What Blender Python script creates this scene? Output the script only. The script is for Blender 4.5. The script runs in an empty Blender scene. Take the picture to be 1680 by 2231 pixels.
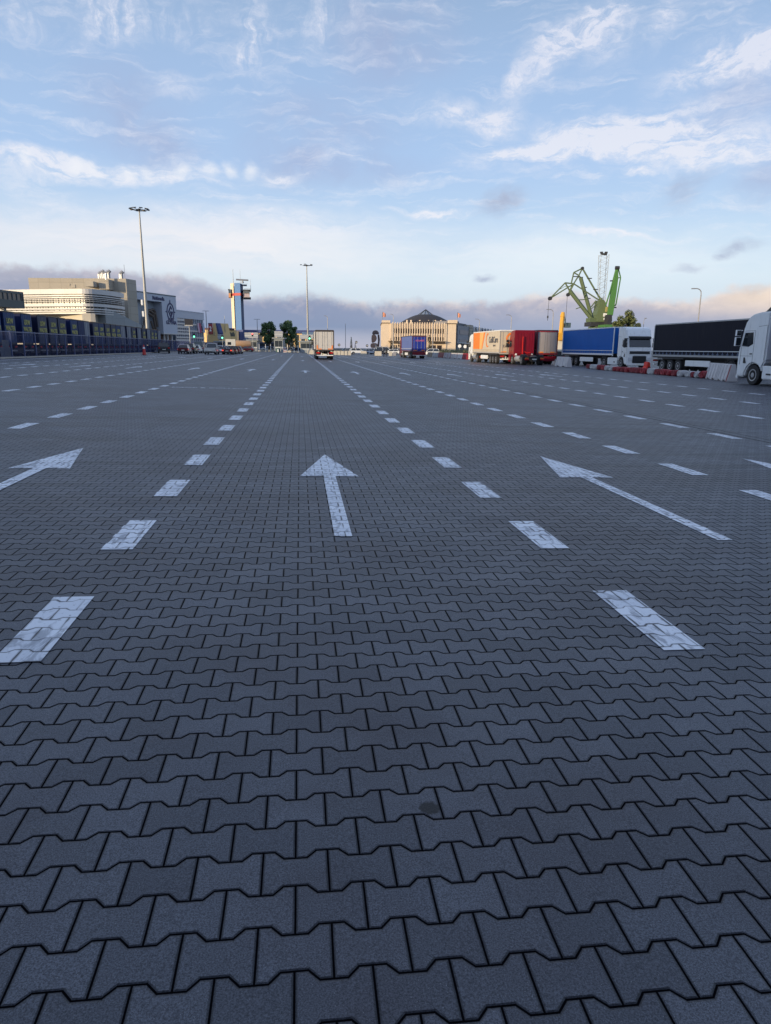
import bpy, bmesh, math, random
import numpy as np
from mathutils import Vector, Matrix
random.seed(7)
D = bpy.data; S = bpy.context.scene; COL = S.collection
R = math.radians

# ------------------------------------------------------------------ camera
F_PX, PITCH, YAW, ROLL, EYE = 1492.8, 0.234686, 0.123027, 0.0082507, 1.55
CXP, CYP, WPX, HPX = 840.0, 1115.5, 1680.0, 2231.0
fw = Vector((math.sin(YAW)*math.cos(PITCH), math.cos(YAW)*math.cos(PITCH), -math.sin(PITCH)))
rt = Vector((math.cos(YAW), -math.sin(YAW), 0)); up = rt.cross(fw)
cr = rt*math.cos(ROLL)+up*math.sin(ROLL); cu = up*math.cos(ROLL)-rt*math.sin(ROLL)
cam = D.cameras.new('camera'); co = D.objects.new('camera', cam); COL.objects.link(co); S.camera = co
m = Matrix((cr, cu, -fw)).transposed().to_4x4(); m.translation = Vector((0, 0, EYE)); co.matrix_world = m
cam.sensor_fit = 'VERTICAL'; cam.sensor_height = 32.0; cam.lens = 32.0*F_PX/HPX
cam.clip_start = 0.05; cam.clip_end = 6000

def ray(px, py): return fw*F_PX+cr*(px-CXP)-cu*(py-CYP)
EYEV = Vector((0, 0, EYE)); YF = Vector((math.sin(YAW), math.cos(YAW), 0))
def pt(px, py, Z):                      # a layout point at depth Z along the view
    d = ray(px, py); return EYEV+d*(Z/d.dot(YF))
def ground(x):                          # the yard drains gently towards the right
    return -.0191*max(min(x, 10.5), -33)
def on(px, Z):                          # ground point seen in column px at depth Z
    p = pt(px, 765, Z); return Vector((p.x, p.y, ground(p.x)))

# ------------------------------------------------------------------ sun, sky, exposure
SUN_EL, SUN_AZ = R(6.5), R(233.13)
sl = D.lights.new('sun', 'SUN'); so = D.objects.new('sun', sl); COL.objects.link(so)
sl.energy = 5.0; sl.angle = R(0.5); sl.color = (1.0, 0.78, 0.50)
sd = Vector((math.sin(SUN_AZ)*math.cos(SUN_EL), math.cos(SUN_AZ)*math.cos(SUN_EL), math.sin(SUN_EL)))
so.rotation_euler = sd.to_track_quat('Z', 'Y').to_euler(); so.location = (-80, -60, 60)
S.view_settings.view_transform = 'Standard'; S.view_settings.look = 'None'
S.view_settings.exposure = 0.0; S.view_settings.gamma = 1.0; S.view_settings.use_curve_mapping = False
S.cycles.max_bounces = 5; S.cycles.diffuse_bounces = 2; S.cycles.glossy_bounces = 3
S.cycles.transparent_max_bounces = 8; S.cycles.use_denoising = True
S.render.film_transparent = False

class NT:                               # tiny node-graph builder
    def __init__(s, tree): s.t = tree; s.n = tree.nodes; s.l = tree.links
    def put(s, sock, v):
        if v is None: return
        if hasattr(v, 'is_linked') or hasattr(v, 'links'): s.l.new(v, sock)
        else:
            if isinstance(v, tuple) and len(v) == 3 and sock.type == 'RGBA': v = (*v, 1)
            sock.default_value = v
    def math(s, op, a, b=None, c=None, clamp=False):
        n = s.n.new('ShaderNodeMath'); n.operation = op; n.use_clamp = clamp
        for i, v in enumerate((a, b, c)): s.put(n.inputs[i], v)
        return n.outputs[0]
    def vec(s, op, a, b=None, out=0):
        n = s.n.new('ShaderNodeVectorMath'); n.operation = op
        s.put(n.inputs[0], a)
        if b is not None:
            if op == 'SCALE': s.put(n.inputs['Scale'], b)
            else: s.put(n.inputs[1], b)
        return n.outputs[out]
    def comb(s, x, y, z=0.0):
        n = s.n.new('ShaderNodeCombineXYZ')
        for i, v in enumerate((x, y, z)): s.put(n.inputs[i], v)
        return n.outputs[0]
    def sep(s, v):
        n = s.n.new('ShaderNodeSeparateXYZ'); s.l.new(v, n.inputs[0]); return n.outputs
    def noise(s, vec, scale=5.0, detail=4.0, rough=.5, dist=0.0, out='Fac', lac=2.0):
        n = s.n.new('ShaderNodeTexNoise'); s.put(n.inputs['Vector'], vec)
        n.inputs['Scale'].default_value = scale; n.inputs['Detail'].default_value = detail
        n.inputs['Roughness'].default_value = rough; n.inputs['Distortion'].default_value = dist
        n.inputs['Lacunarity'].default_value = lac
        return n.outputs[out]
    def rng(s, v, a, b, c=0.0, d=1.0, smooth=True):
        n = s.n.new('ShaderNodeMapRange'); n.interpolation_type = 'SMOOTHSTEP' if smooth else 'LINEAR'
        s.put(n.inputs[0], v)
        for i, q in enumerate((a, b, c, d)): s.put(n.inputs[i+1], q)
        return n.outputs[0]
    def mix(s, f, a, b, op='MIX'):
        n = s.n.new('ShaderNodeMix'); n.data_type = 'RGBA'; n.blend_type = op
        s.put(n.inputs[0], f); s.put(n.inputs[6], a); s.put(n.inputs[7], b); return n.outputs[2]
    def ramp(s, f, stops):
        n = s.n.new('ShaderNodeValToRGB'); s.l.new(f, n.inputs[0]); e = n.color_ramp.elements
        while len(e) < len(stops): e.new(0.5)
        for i, (p, c) in enumerate(stops): e[i].position = p; e[i].color = (*c, 1) if len(c) == 3 else c
        return n.outputs[0]

def lin(r, g, b): return tuple(((c/255.0)/12.92 if c < 10 else (((c/255.0)+.055)/1.055)**2.4) for c in (r, g, b))

def azel(px, py):                       # direction of a cloud, as azimuth right of the lane axis and elevation
    d = ray(px, py).normalized(); return math.atan2(d.x, d.y), math.asin(d.z)

W = D.worlds.new('World'); S.world = W; W.use_nodes = True
w = NT(W.node_tree); bg = w.n['Background']; SKY = 0.12
bg.inputs[1].default_value = SKY
sk = w.n.new('ShaderNodeTexSky'); sk.sky_type = 'NISHITA'; sk.sun_disc = False
sk.sun_elevation = SUN_EL; sk.sun_rotation = SUN_AZ; sk.ozone_density = 2.2; sk.air_density = 1.0; sk.dust_density = .6
tc = w.n.new('ShaderNodeTexCoord')
X, Y, Z = w.sep(tc.outputs['Generated'])
U = w.math('ARCTAN2', X, Y); V = w.math('ARCSINE', Z)
UV = w.comb(U, V, 0.0)
wn = w.noise(w.vec('MULTIPLY', UV, (9, 14, 1)), 1.0, 3, .55, out='Color')
wn2 = w.noise(w.vec('MULTIPLY', UV, (42, 60, 1)), 1.0, 4, .6, out='Color')
WUV = w.vec('ADD', w.vec('ADD', UV, w.vec('SCALE', w.vec('SUBTRACT', wn, (.5, .5, .5)), .045)), w.vec('SCALE', w.vec('SUBTRACT', wn2, (.5, .5, .5)), .014))
def blob(px, py, rx, ry, rot=0, amp=1.0, src=None):
    a, e = azel(px, py); k = 1/1540.0
    mp = w.n.new('ShaderNodeMapping'); mp.vector_type = 'TEXTURE'
    w.l.new(src or WUV, mp.inputs[0])
    mp.inputs['Location'].default_value = (a, e, 0); mp.inputs['Rotation'].default_value = (0, 0, R(rot))
    mp.inputs['Scale'].default_value = (rx*k, ry*k, 1)
    return w.rng(w.vec('LENGTH', mp.outputs[0], out=1), 0.0, 1.0, amp, 0.0)
def total(lst):
    r = lst[0]
    for b in lst[1:]: r = w.math('ADD', r, b)
    return r
def sc(c, k=1.0): return tuple(v*k/SKY for v in lin(*c))
base = w.vec('ADD', w.vec('MULTIPLY', sk.outputs[0], (1.1, 1.3, 1.6)), (.355/SKY, .39/SKY, .50/SKY))
grad = w.ramp(w.rng(V, 0, .42, smooth=False), [(0.0, lin(206, 212, 226)), (.22, lin(214, 231, 243)), (.38, lin(186, 214, 242)), (.55, lin(163, 197, 238)), (.8, lin(150, 184, 226)), (1.0, lin(134, 169, 209))])
grad = w.vec('SCALE', grad, 1/SKY)
inview = w.rng(V, .40, .8, .92, .2)
skyc = w.mix(inview, base, w.mix(.12, grad, (.78/SKY, .80/SKY, .84/SKY)))
# hazy pale band above the cloud bank
hz = w.math('MULTIPLY', w.rng(V, .145, .10, 0, 1), w.rng(V, .0, .06, .4, 1))
hn = w.noise(w.vec('MULTIPLY', WUV, (4.0, 26, 1)), 1.0, 5, .6)
bandl = blob(500, 535, 900, 105, 0, 1.0); bandr = blob(1250, 560, 700, 90, 0, .8)
bm_ = w.math('MULTIPLY', w.math('MAXIMUM', bandl, bandr), w.rng(hn, .25, .62, .35, 1.0), clamp=True)
hcol = w.mix(w.rng(U, -.3, .55), sc((247, 243, 245)), sc((234, 245, 252)))
skyc = w.mix(w.math('MULTIPLY', bm_, .92), skyc, hcol)
# mauve soft patches
mv = total([blob(280, 235, 170, 120, 0, .5), blob(690, 300, 260, 130, 8, .4), blob(860, 80, 190, 120, 0, .55), blob(1620, 230, 160, 90, 0, .45), blob(370, 320, 120, 60, 0, .35), blob(760, 365, 260, 40, 0, .4), blob(1660, 390, 90, 60, 0, .5)])
mvn = w.noise(w.vec('MULTIPLY', WUV, (10, 16, 1)), 1.0, 4, .6)
skyc = w.mix(w.math('MULTIPLY', mv, w.rng(mvn, .3, .65, .3, 1.0), clamp=True), skyc, sc((168, 176, 208)))
# cirrus
cn1 = w.noise(w.vec('MULTIPLY', w.vec('ADD', WUV, (3.1, .7, 0)), (14, 34, 1)), 1.0, 8, .68, .6)
mp2 = w.n.new('ShaderNodeMapping'); mp2.inputs['Rotation'].default_value = (0, 0, R(-58)); mp2.inputs['Scale'].default_value = (48, 18, 1)
w.l.new(WUV, mp2.inputs[0]); cn2 = w.noise(mp2.outputs[0], 1.0, 6, .65, .8)
mp3 = w.n.new('ShaderNodeMapping'); mp3.inputs['Rotation'].default_value = (0, 0, R(-8)); mp3.inputs['Scale'].default_value = (9, 60, 1)
w.l.new(WUV, mp3.inputs[0]); cn3 = w.noise(mp3.outputs[0], 1.0, 6, .62, .4)
A = w.math('MULTIPLY', 1.35, total([blob(235, 30, 120, 60, 10, 1.1), blob(400, 50, 110, 45, 0, .6), blob(555, 85, 70, 110, 12, .8), blob(505, 130, 40, 30, 0, .8), blob(700, 50, 100, 70, 0, .6),
           blob(40, 40, 60, 50, -30, .6), blob(890, 122, 30, 20, 0, .8), blob(800, 40, 40, 30, 0, .6)]))
B = w.math('MULTIPLY', 1.1, total([blob(1255, 75, 190, 46, 38, 1.2), blob(1330, 60, 110, 80, 20, .8), blob(1455, 35, 80, 40, 50, .8), blob(1190, 90, 70, 40, 20, .8), blob(1125, 165, 50, 26, 45, .9), blob(1600, 135, 190, 62, 6, 1.35), blob(1670, 100, 90, 50, 0, .8), blob(1000, 248, 150, 36, -8, .8), blob(1080, 250, 70, 50, 0, .6), blob(1190, 270, 60, 25, 0, .6)]))
Cc = total([blob(1330, 300, 400, 52, 6, 1.3), blob(1500, 325, 360, 62, -7, 1.25), blob(1150, 320, 190, 18, 6, .8), blob(290, 372, 360, 34, 0, 1.0), blob(100, 358, 150, 34, 0, .8), blob(600, 378, 80, 22, 0, .8), blob(920, 455, 130, 11, -5, 1.0), blob(970, 462, 90, 12, 0, .8), blob(1340, 508, 230, 9, -3, 1.2), blob(380, 180, 90, 30, 0, .6), blob(1390, 373, 40, 8, -10, 1), blob(480, 470, 260, 40, 0, .6), blob(700, 490, 200, 40, 0, .6), blob(90, 420, 200, 40, -15, .5)])
fine = w.noise(w.vec('MULTIPLY', WUV, (48, 100, 1)), 1.0, 7, .7); fr = w.rng(fine, .30, .66, .35, 1.15)
dA = w.math('MULTIPLY', A, w.math('MULTIPLY', w.rng(cn2, .36, .70, .05, .95), w.rng(cn1, .36, .6, .25, 1))); dB = w.math('MULTIPLY', B, w.rng(cn1, .36, .62, .12, 1.0)); dC = w.math('MULTIPLY', Cc, w.rng(cn3, .34, .60, .12, 1.0))
cir = w.math('MINIMUM', w.math('MULTIPLY', w.math('ADD', w.math('ADD', dA, dB), dC), fr), .88)
wisp = w.math('MULTIPLY', w.math('MULTIPLY', w.rng(cn3, .46, .74, 0, .5), fr), w.rng(V, .04, .2))
skyc = w.mix(w.math('MAXIMUM', cir, wisp), skyc, w.mix(w.rng(V, .1, .4), sc((240, 242, 250)), sc((226, 230, 245))))
# puffs strung along the left streak
pf = total([blob(x, y, 22, 20, 0, .8) for x, y in ((60, 358), (160, 352), (200, 360), (275, 368), (318, 366), (400, 370), (455, 362), (500, 358), (540, 360))])
skyc = w.mix(w.math('MULTIPLY', pf, w.rng(cn1, .3, .6, .3, 1), clamp=True), skyc, sc((240, 243, 250)))
# small grey clouds
gr = total([blob(1090, 442, 75, 36, 12, 1.2), blob(1495, 412, 75, 38, 15, .8), blob(1620, 535, 60, 22, 10, 1.0), blob(1575, 555, 30, 12, 0, .9), blob(1492, 580, 40, 12, 0, .7), blob(1062, 611, 32, 10, 0, 1.1)])
skyc = w.mix(w.math('MULTIPLY', w.math('MULTIPLY', gr, w.rng(cn1, .3, .6, .3, 1.1)), .68, clamp=True), skyc, sc((172, 182, 207)))
# low cloud bank on the horizon
en1 = w.noise(w.vec('MULTIPLY', UV, (7, 9, 1)), 1.0, 6, .6); en2 = w.noise(w.vec('MULTIPLY', UV, (26, 30, 1)), 1.0, 5, .6)
def el_of(px, py): return azel(px, py)
stops = [(-40, 566), (150, 572), (330, 596), (430, 612), (540, 640), (640, 632), (760, 648), (900, 652), (1010, 652), (1120, 640), (1200, 626), (1340, 648), (1480, 655), (1600, 626), (1720, 622)]
u0, u1 = azel(-60, 640)[0], azel(1740, 640)[0]
cv = w.n.new('ShaderNodeFloatCurve'); w.l.new(w.rng(U, u0, u1, smooth=False), cv.inputs['Value'])
pts = cv.mapping.curves[0].points
for i, (px, py) in enumerate(stops):
    a, e = azel(px, py); xx = (a-u0)/(u1-u0); yy = e*5
    if i == 0: pts[0].location = (xx, yy)
    elif i == len(stops)-1: pts[len(pts)-1].location = (xx, yy)
    else: pts.new(xx, yy)
cv.mapping.update()
edge = w.math('ADD', w.math('DIVIDE', cv.outputs[0], 5.0), w.math('ADD', w.math('MULTIPLY', w.math('SUBTRACT', en1, .5), .055), w.math('MULTIPLY', w.math('SUBTRACT', en2, .5), .022)))
dep = w.math('SUBTRACT', edge, V)       # how far below the ragged top
bank = w.rng(dep, -.003, .012)
bl = w.ramp(w.rng(V, 0, .13, smooth=False), [(0, lin(188, 188, 204)), (.12, lin(174, 180, 200)), (.22, lin(140, 156, 186)), (.42, lin(146, 158, 187)), (.62, lin(172, 177, 196)), (.8, lin(188, 186, 200)), (1, lin(182, 184, 198))])
brr = w.ramp(w.rng(V, 0, .13, smooth=False), [(0, lin(176, 184, 202)), (.2, lin(160, 172, 198)), (.4, lin(178, 180, 198)), (.7, lin(208, 200, 208)), (1, lin(228, 216, 218))])
bcol = w.mix(w.rng(U, .02, .38), bl, brr)
bcol = w.mix(w.math('MULTIPLY', w.rng(U, .45, .62), w.rng(V, .03, .07)), bcol, lin(240, 222, 206))
lit = w.math('MULTIPLY', w.math('MULTIPLY', w.rng(dep, .0, .022, 1, 0), w.rng(en2, .42, .62)), w.rng(U, -.35, .3, .25, .8))
bcol = w.mix(lit, bcol, lin(244, 230, 222))
shd = w.math('MULTIPLY', w.rng(w.noise(w.vec('MULTIPLY', UV, (12, 30, 1)), 1.0, 5, .6), .42, .68), .22)
bcol = w.mix(shd, bcol, lin(140, 148, 176))
bn_ = w.noise(w.vec('MULTIPLY', WUV, (16, 34, 1)), 1.0, 6, .62); bcol = w.mix(w.math('MULTIPLY', w.math('MULTIPLY', w.rng(bn_, .46, .66, 0, .75), w.rng(dep, .07, .01)), w.rng(V, .03, .08)), bcol, w.mix(w.rng(U, -.4, .5), lin(206, 200, 212), lin(244, 228, 218)))
skyc = w.mix(w.math('MULTIPLY', bank, w.rng(V, .35, .2)), skyc, w.vec('SCALE', bcol, 1/SKY))
skyc = w.mix(w.rng(w.math('ABSOLUTE', U), 1.3, 1.0, 0, 1), base, skyc)
w.l.new(skyc, bg.inputs[0])
W.cycles.sampling_method = 'MANUAL'; W.cycles.sample_map_resolution = 512

# ------------------------------------------------------------------ materials
MATS = {}
def mat(name, col=(.5, .5, .5), rough=.6, metal=0.0, var=.10, scale=3.0, bump=0.0, emit=None, spec=.5, es=1.0, dirt=0.0, alpha=None, coat=0.0):
    if name in MATS: return MATS[name]
    M = D.materials.new(name); M.use_nodes = True; t = NT(M.node_tree); b = t.n['Principled BSDF']
    g = t.n.new('ShaderNodeNewGeometry'); n = t.noise(g.outputs['Position'], scale, 5, .6)
    lo = tuple(c*(1-var) for c in col); hi = tuple(min(1, c*(1+var)) for c in col)
    c = t.mix(n, lo, hi)
    if dirt:
        n2 = t.noise(t.vec('MULTIPLY', g.outputs['Position'], (6, 6, .8)), 1.0, 5, .65)
        c = t.mix(t.rng(n2, .5, .8, 0, dirt), c, (.09, .08, .07))
    t.l.new(c, b.inputs['Base Color'])
    b.inputs['Roughness'].default_value = rough; b.inputs['Metallic'].default_value = metal
    b.inputs['Specular IOR Level'].default_value = spec; b.inputs['Coat Weight'].default_value = coat
    if emit: b.inputs['Emission Color'].default_value = (*emit, 1); b.inputs['Emission Strength'].default_value = es
    if bump:
        bp = t.n.new('ShaderNodeBump'); bp.inputs['Strength'].default_value = bump; bp.inputs['Distance'].default_value = .02
        t.l.new(t.noise(g.outputs['Position'], scale*6, 4, .6), bp.inputs['Height']); t.l.new(bp.outputs[0], b.inputs['Normal'])
    MATS[name] = M; return M

def panels(name, col, sx, sz, line=.03, rough=.5, dark=.55, axis=None, metal=0.0, var=.07):
    """cladding with panel joints in object space (x/y along, z up)"""
    if name in MATS: return MATS[name]
    M = D.materials.new(name); M.use_nodes = True; t = NT(M.node_tree); b = t.n['Principled BSDF']
    g = t.n.new('ShaderNodeNewGeometry'); x, y, z = t.sep(g.outputs['Position'])
    al = t.math('ADD', t.math('MULTIPLY', x, 1.0), t.math('MULTIPLY', y, .37))
    def ln(v, s): return t.math('LESS_THAN', t.math('FRACT', t.math('DIVIDE', v, s)), line/s)
    q = t.math('MAXIMUM', ln(al, sx), ln(z, sz))
    cell = t.comb(t.math('FLOOR', t.math('DIVIDE', al, sx)), t.math('FLOOR', t.math('DIVIDE', z, sz)))
    wn = t.n.new('ShaderNodeTexWhiteNoise'); t.l.new(cell, wn.inputs[0])
    c = t.mix(wn.outputs[0], tuple(v*(1-var) for v in col), tuple(min(1, v*(1+var)) for v in col))
    n2 = t.noise(t.vec('MULTIPLY', g.outputs['Position'], (.4, .4, .15)), 1.0, 5, .6)
    c = t.mix(t.rng(n2, .4, .8, 0, .25), c, tuple(v*.7 for v in col))
    c = t.mix(q, c, tuple(v*dark for v in col)); t.l.new(c, b.inputs['Base Color'])
    b.inputs['Roughness'].default_value = rough; b.inputs['Metallic'].default_value = metal
    MATS[name] = M; return M

def paver_nodes(t):
    """interlocking double-T concrete blocks: 200 mm along x, 140 mm course, wavy bed joints"""
    g = t.n.new('ShaderNodeNewGeometry'); x, y, z = t.sep(g.outputs['Position'])
    wob = t.noise(g.outputs['Position'], 1.3, 2, .5, out='Color'); wx, wy, wz = t.sep(wob)
    x = t.math('ADD', x, t.math('MULTIPLY', t.math('SUBTRACT', wx, .5), .008))
    y = t.math('ADD', y, t.math('MULTIPLY', t.math('SUBTRACT', wy, .5), .008))
    u = t.math('DIVIDE', t.math('ADD', x, .045), .2)
    v = t.math('DIVIDE', t.math('SUBTRACT', y, PAVE_Y0), .1435)
    n = t.math('ROUND', v)
    par = t.math('SUBTRACT', t.math('MULTIPLY', t.math('PINGPONG', n, 1.0), -2.0), -1.0)     # +1 even, -1 odd
    tri = t.math('SUBTRACT', t.math('MULTIPLY', t.math('PINGPONG', u, .5), 4.0), 1.0)          # -1 at 0, +1 at .5
    T = t.math('MULTIPLY', t.math('MAXIMUM', t.math('MINIMUM', t.math('MULTIPLY', tri, 3.4), 1.0), -1.0), -1.0)
    slope = t.math('LESS_THAN', t.math('ABSOLUTE', tri), .29)
    d = t.math('SUBTRACT', t.math('SUBTRACT', v, n), t.math('MULTIPLY', t.math('MULTIPLY', T, par), .105))
    db = t.math('MULTIPLY', t.math('MULTIPLY', t.math('ABSOLUTE', d), .1435), t.math('SUBTRACT', 1.0, t.math('MULTIPLY', slope, .30)))
    row = t.math('SUBTRACT', n, t.math('LESS_THAN', d, 0.0))
    odd = t.math('PINGPONG', row, 1.0)
    su = t.math('ADD', u, t.math('MULTIPLY', t.math('SUBTRACT', 1.0, odd), .5))
    fj = t.math('FRACT', t.math('ADD', su, .5))
    dj = t.math('MULTIPLY', t.math('ABSOLUTE', t.math('SUBTRACT', fj, .5)), .2)
    col = t.math('FLOOR', su)
    wn = t.n.new('ShaderNodeTexWhiteNoise'); t.l.new(t.comb(col, row), wn.inputs[0])
    dist = t.math('MINIMUM', db, dj)
    return g, dist, wn.outputs[0], x, y, wn.outputs['Color']
PAVE_Y0 = 1.429

def make_paving():
    M = D.materials.new('concrete_paving'); M.use_nodes = True; t = NT(M.node_tree); b = t.n['Principled BSDF']
    g, dist, rnd, x, y, rc = paver_nodes(t); P = g.outputs['Position']
    joint = t.rng(dist, .0024, .0040, 1, 0); edge = t.rng(dist, .003, .009, 0, 1)
    grain = t.noise(P, 210, 4, .85); grain2 = t.noise(P, 90, 3, .6)
    sp = t.n.new('ShaderNodeTexVoronoi'); sp.inputs['Scale'].default_value = 150; t.l.new(P, sp.inputs['Vector'])
    patch = t.noise(P, .55, 5, .6); patch2 = t.noise(t.vec('MULTIPLY', P, (.08, .9, 1)), 1.0, 4, .6)
    c = t.mix(rnd, (.052, .057, .071), (.084, .091, .110))
    c = t.mix(t.rng(patch, .44, .64, 0, .85), c, (.046, .045, .056))
    c = t.mix(t.rng(patch2, .52, .68, 0, .5), c, (.045, .045, .054))
    c = t.mix(t.rng(grain, .36, .64), t.mix(1.0, c, (.38, .38, .40), 'MULTIPLY'), t.mix(1.0, c, (1.75, 1.75, 1.72), 'MULTIPLY'))
    fleck = t.math('MULTIPLY', t.math('LESS_THAN', sp.outputs['Distance'], .16), t.math('GREATER_THAN', t.sep(sp.outputs['Color'])[0], .93))
    c = t.mix(t.math('MULTIPLY', fleck, .7), c, (.30, .30, .31))
    # oil drips: sparse blotches with a shape of their own
    vo = t.n.new('ShaderNodeTexVoronoi'); vo.inputs['Scale'].default_value = .55; t.l.new(t.vec('ADD', P, t.vec('SCALE', t.noise(P, 14, 3, .6, out='Color'), .10)), vo.inputs['Vector'])
    blot = t.math('MULTIPLY', t.rng(vo.outputs['Distance'], .09, .03), t.math('GREATER_THAN', t.sep(vo.outputs['Color'])[1], .72))
    c = t.mix(t.math('MULTIPLY', blot, .6), c, (.02, .02, .024))
    dr = t.vec('LENGTH', t.vec('ADD', t.vec('SUBTRACT', P, (.418, 2.048, 0)), t.vec('SCALE', t.vec('SUBTRACT', t.noise(P, 55, 3, .6, out='Color'), (.5, .5, .5)), .035)), out=1)
    c = t.mix(t.rng(dr, .042, .030, 0, 1.0), c, (.006, .006, .008))
    # tyre tracks: long streaks along and across the lanes
    tr = t.noise(t.vec('MULTIPLY', t.vec('ADD', P, t.vec('SCALE', t.noise(P, .15, 2, .5, out='Color'), 1.5)), (.25, 5.0, 1)), 1.0, 3, .5)
    c = t.mix(t.math('MULTIPLY', t.rng(tr, .60, .72, 0, .5), t.rng(y, 3.5, 8)), c, (.03, .03, .036))
    ta = t.noise(t.vec('MULTIPLY', t.vec('ADD', P, t.vec('SCALE', t.noise(P, .07, 2, .5, out='Color'), 5.0)), (.10, 2.6, 1)), 1.0, 4, .55)
    c = t.mix(t.math('MULTIPLY', t.math('MULTIPLY', t.rng(ta, .56, .66, 0, .7), t.rng(y, 5, 9)), t.rng(y, 45, 20)), c, (.03, .03, .036))
    c = t.mix(t.rng(dist, .009, .004, 0, .35), c, (.035, .038, .046))
    c = t.mix(joint, c, (.003, .003, .004)); t.l.new(c, b.inputs['Base Color'])
    b.inputs['Roughness'].default_value = .48; t.l.new(t.math('MULTIPLY', t.math('SUBTRACT', 1.0, t.rng(dist, .002, .007, 1, 0)), t.math('ADD', .22, t.math('MULTIPLY', grain, .3))), b.inputs['Specular IOR Level'])
    h = t.math('ADD', t.math('MULTIPLY', edge, .010), t.math('ADD', t.math('MULTIPLY', grain2, .0016), t.math('ADD', t.math('MULTIPLY', grain, .0010), t.math('ADD', t.math('MULTIPLY', rnd, .0015), t.math('MULTIPLY', t.noise(P, 1.6, 3, .5), .012)))))
    bp = t.n.new('ShaderNodeBump'); bp.inputs['Strength'].default_value = .9; bp.inputs['Distance'].default_value = 1.0
    t.l.new(h, bp.inputs['Height'])
    # each block lies at a very slightly different tilt
    tl = t.vec('MULTIPLY', t.vec('SUBTRACT', rc, (.5, .5, .5)), (.05, .05, 0))
    t.l.new(t.vec('NORMALIZE', t.vec('ADD', bp.outputs[0], tl)), b.inputs['Normal'])
    return M
PAVING = make_paving()

def make_roadpaint():
    M = D.materials.new('worn_white_paint'); M.use_nodes = True; t = NT(M.node_tree); b = t.n['Principled BSDF']
    g, dist, rnd, x, y, rc = paver_nodes(t); P = g.outputs['Position']
    joint = t.rng(dist, .0016, .0042, 1, 0)
    jn = t.noise(P, 3.5, 3, .6)
    joint = t.math('MULTIPLY', joint, t.rng(jn, .28, .5, .35, 1))
    n1 = t.noise(P, 30, 5, .7); n2 = t.noise(t.vec('MULTIPLY', P, (9, 2.5, 1)), 1.0, 5, .6, 1.5); n3 = t.noise(P, 1.1, 3, .5)
    c = t.mix(rnd, (.62, .66, .72), (.74, .78, .83))
    c = t.mix(t.rng(n2, .50, .64, 0, .7), c, (.20, .22, .26))
    c = t.mix(t.rng(n3, .5, .75, 0, .3), c, (.30, .33, .37))
    wear = t.math('MAXIMUM', t.rng(n1, .60, .70, 0, .75), t.math('MULTIPLY', t.rng(dist, .014, .004), t.rng(jn, .40, .60, 0, .8)))
    c = t.mix(wear, c, (.10, .105, .12))
    c = t.mix(joint, c, (.012, .014, .018)); t.l.new(c, b.inputs['Base Color'])
    b.inputs['Roughness'].default_value = .55
    bp = t.n.new('ShaderNodeBump'); bp.inputs['Strength'].default_value = .8; bp.inputs['Distance'].default_value = 1.0
    t.l.new(t.math('ADD', t.math('MULTIPLY', t.rng(dist, .002, .009), .006), t.math('MULTIPLY', n1, .0015)), bp.inputs['Height'])
    t.l.new(bp.outputs[0], b.inputs['Normal'])
    return M
PAINT = make_roadpaint()

def glassy(name, col=(.02, .025, .03), rough=.08): return mat(name, col, rough, spec=.8, var=.25, scale=.6)

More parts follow.
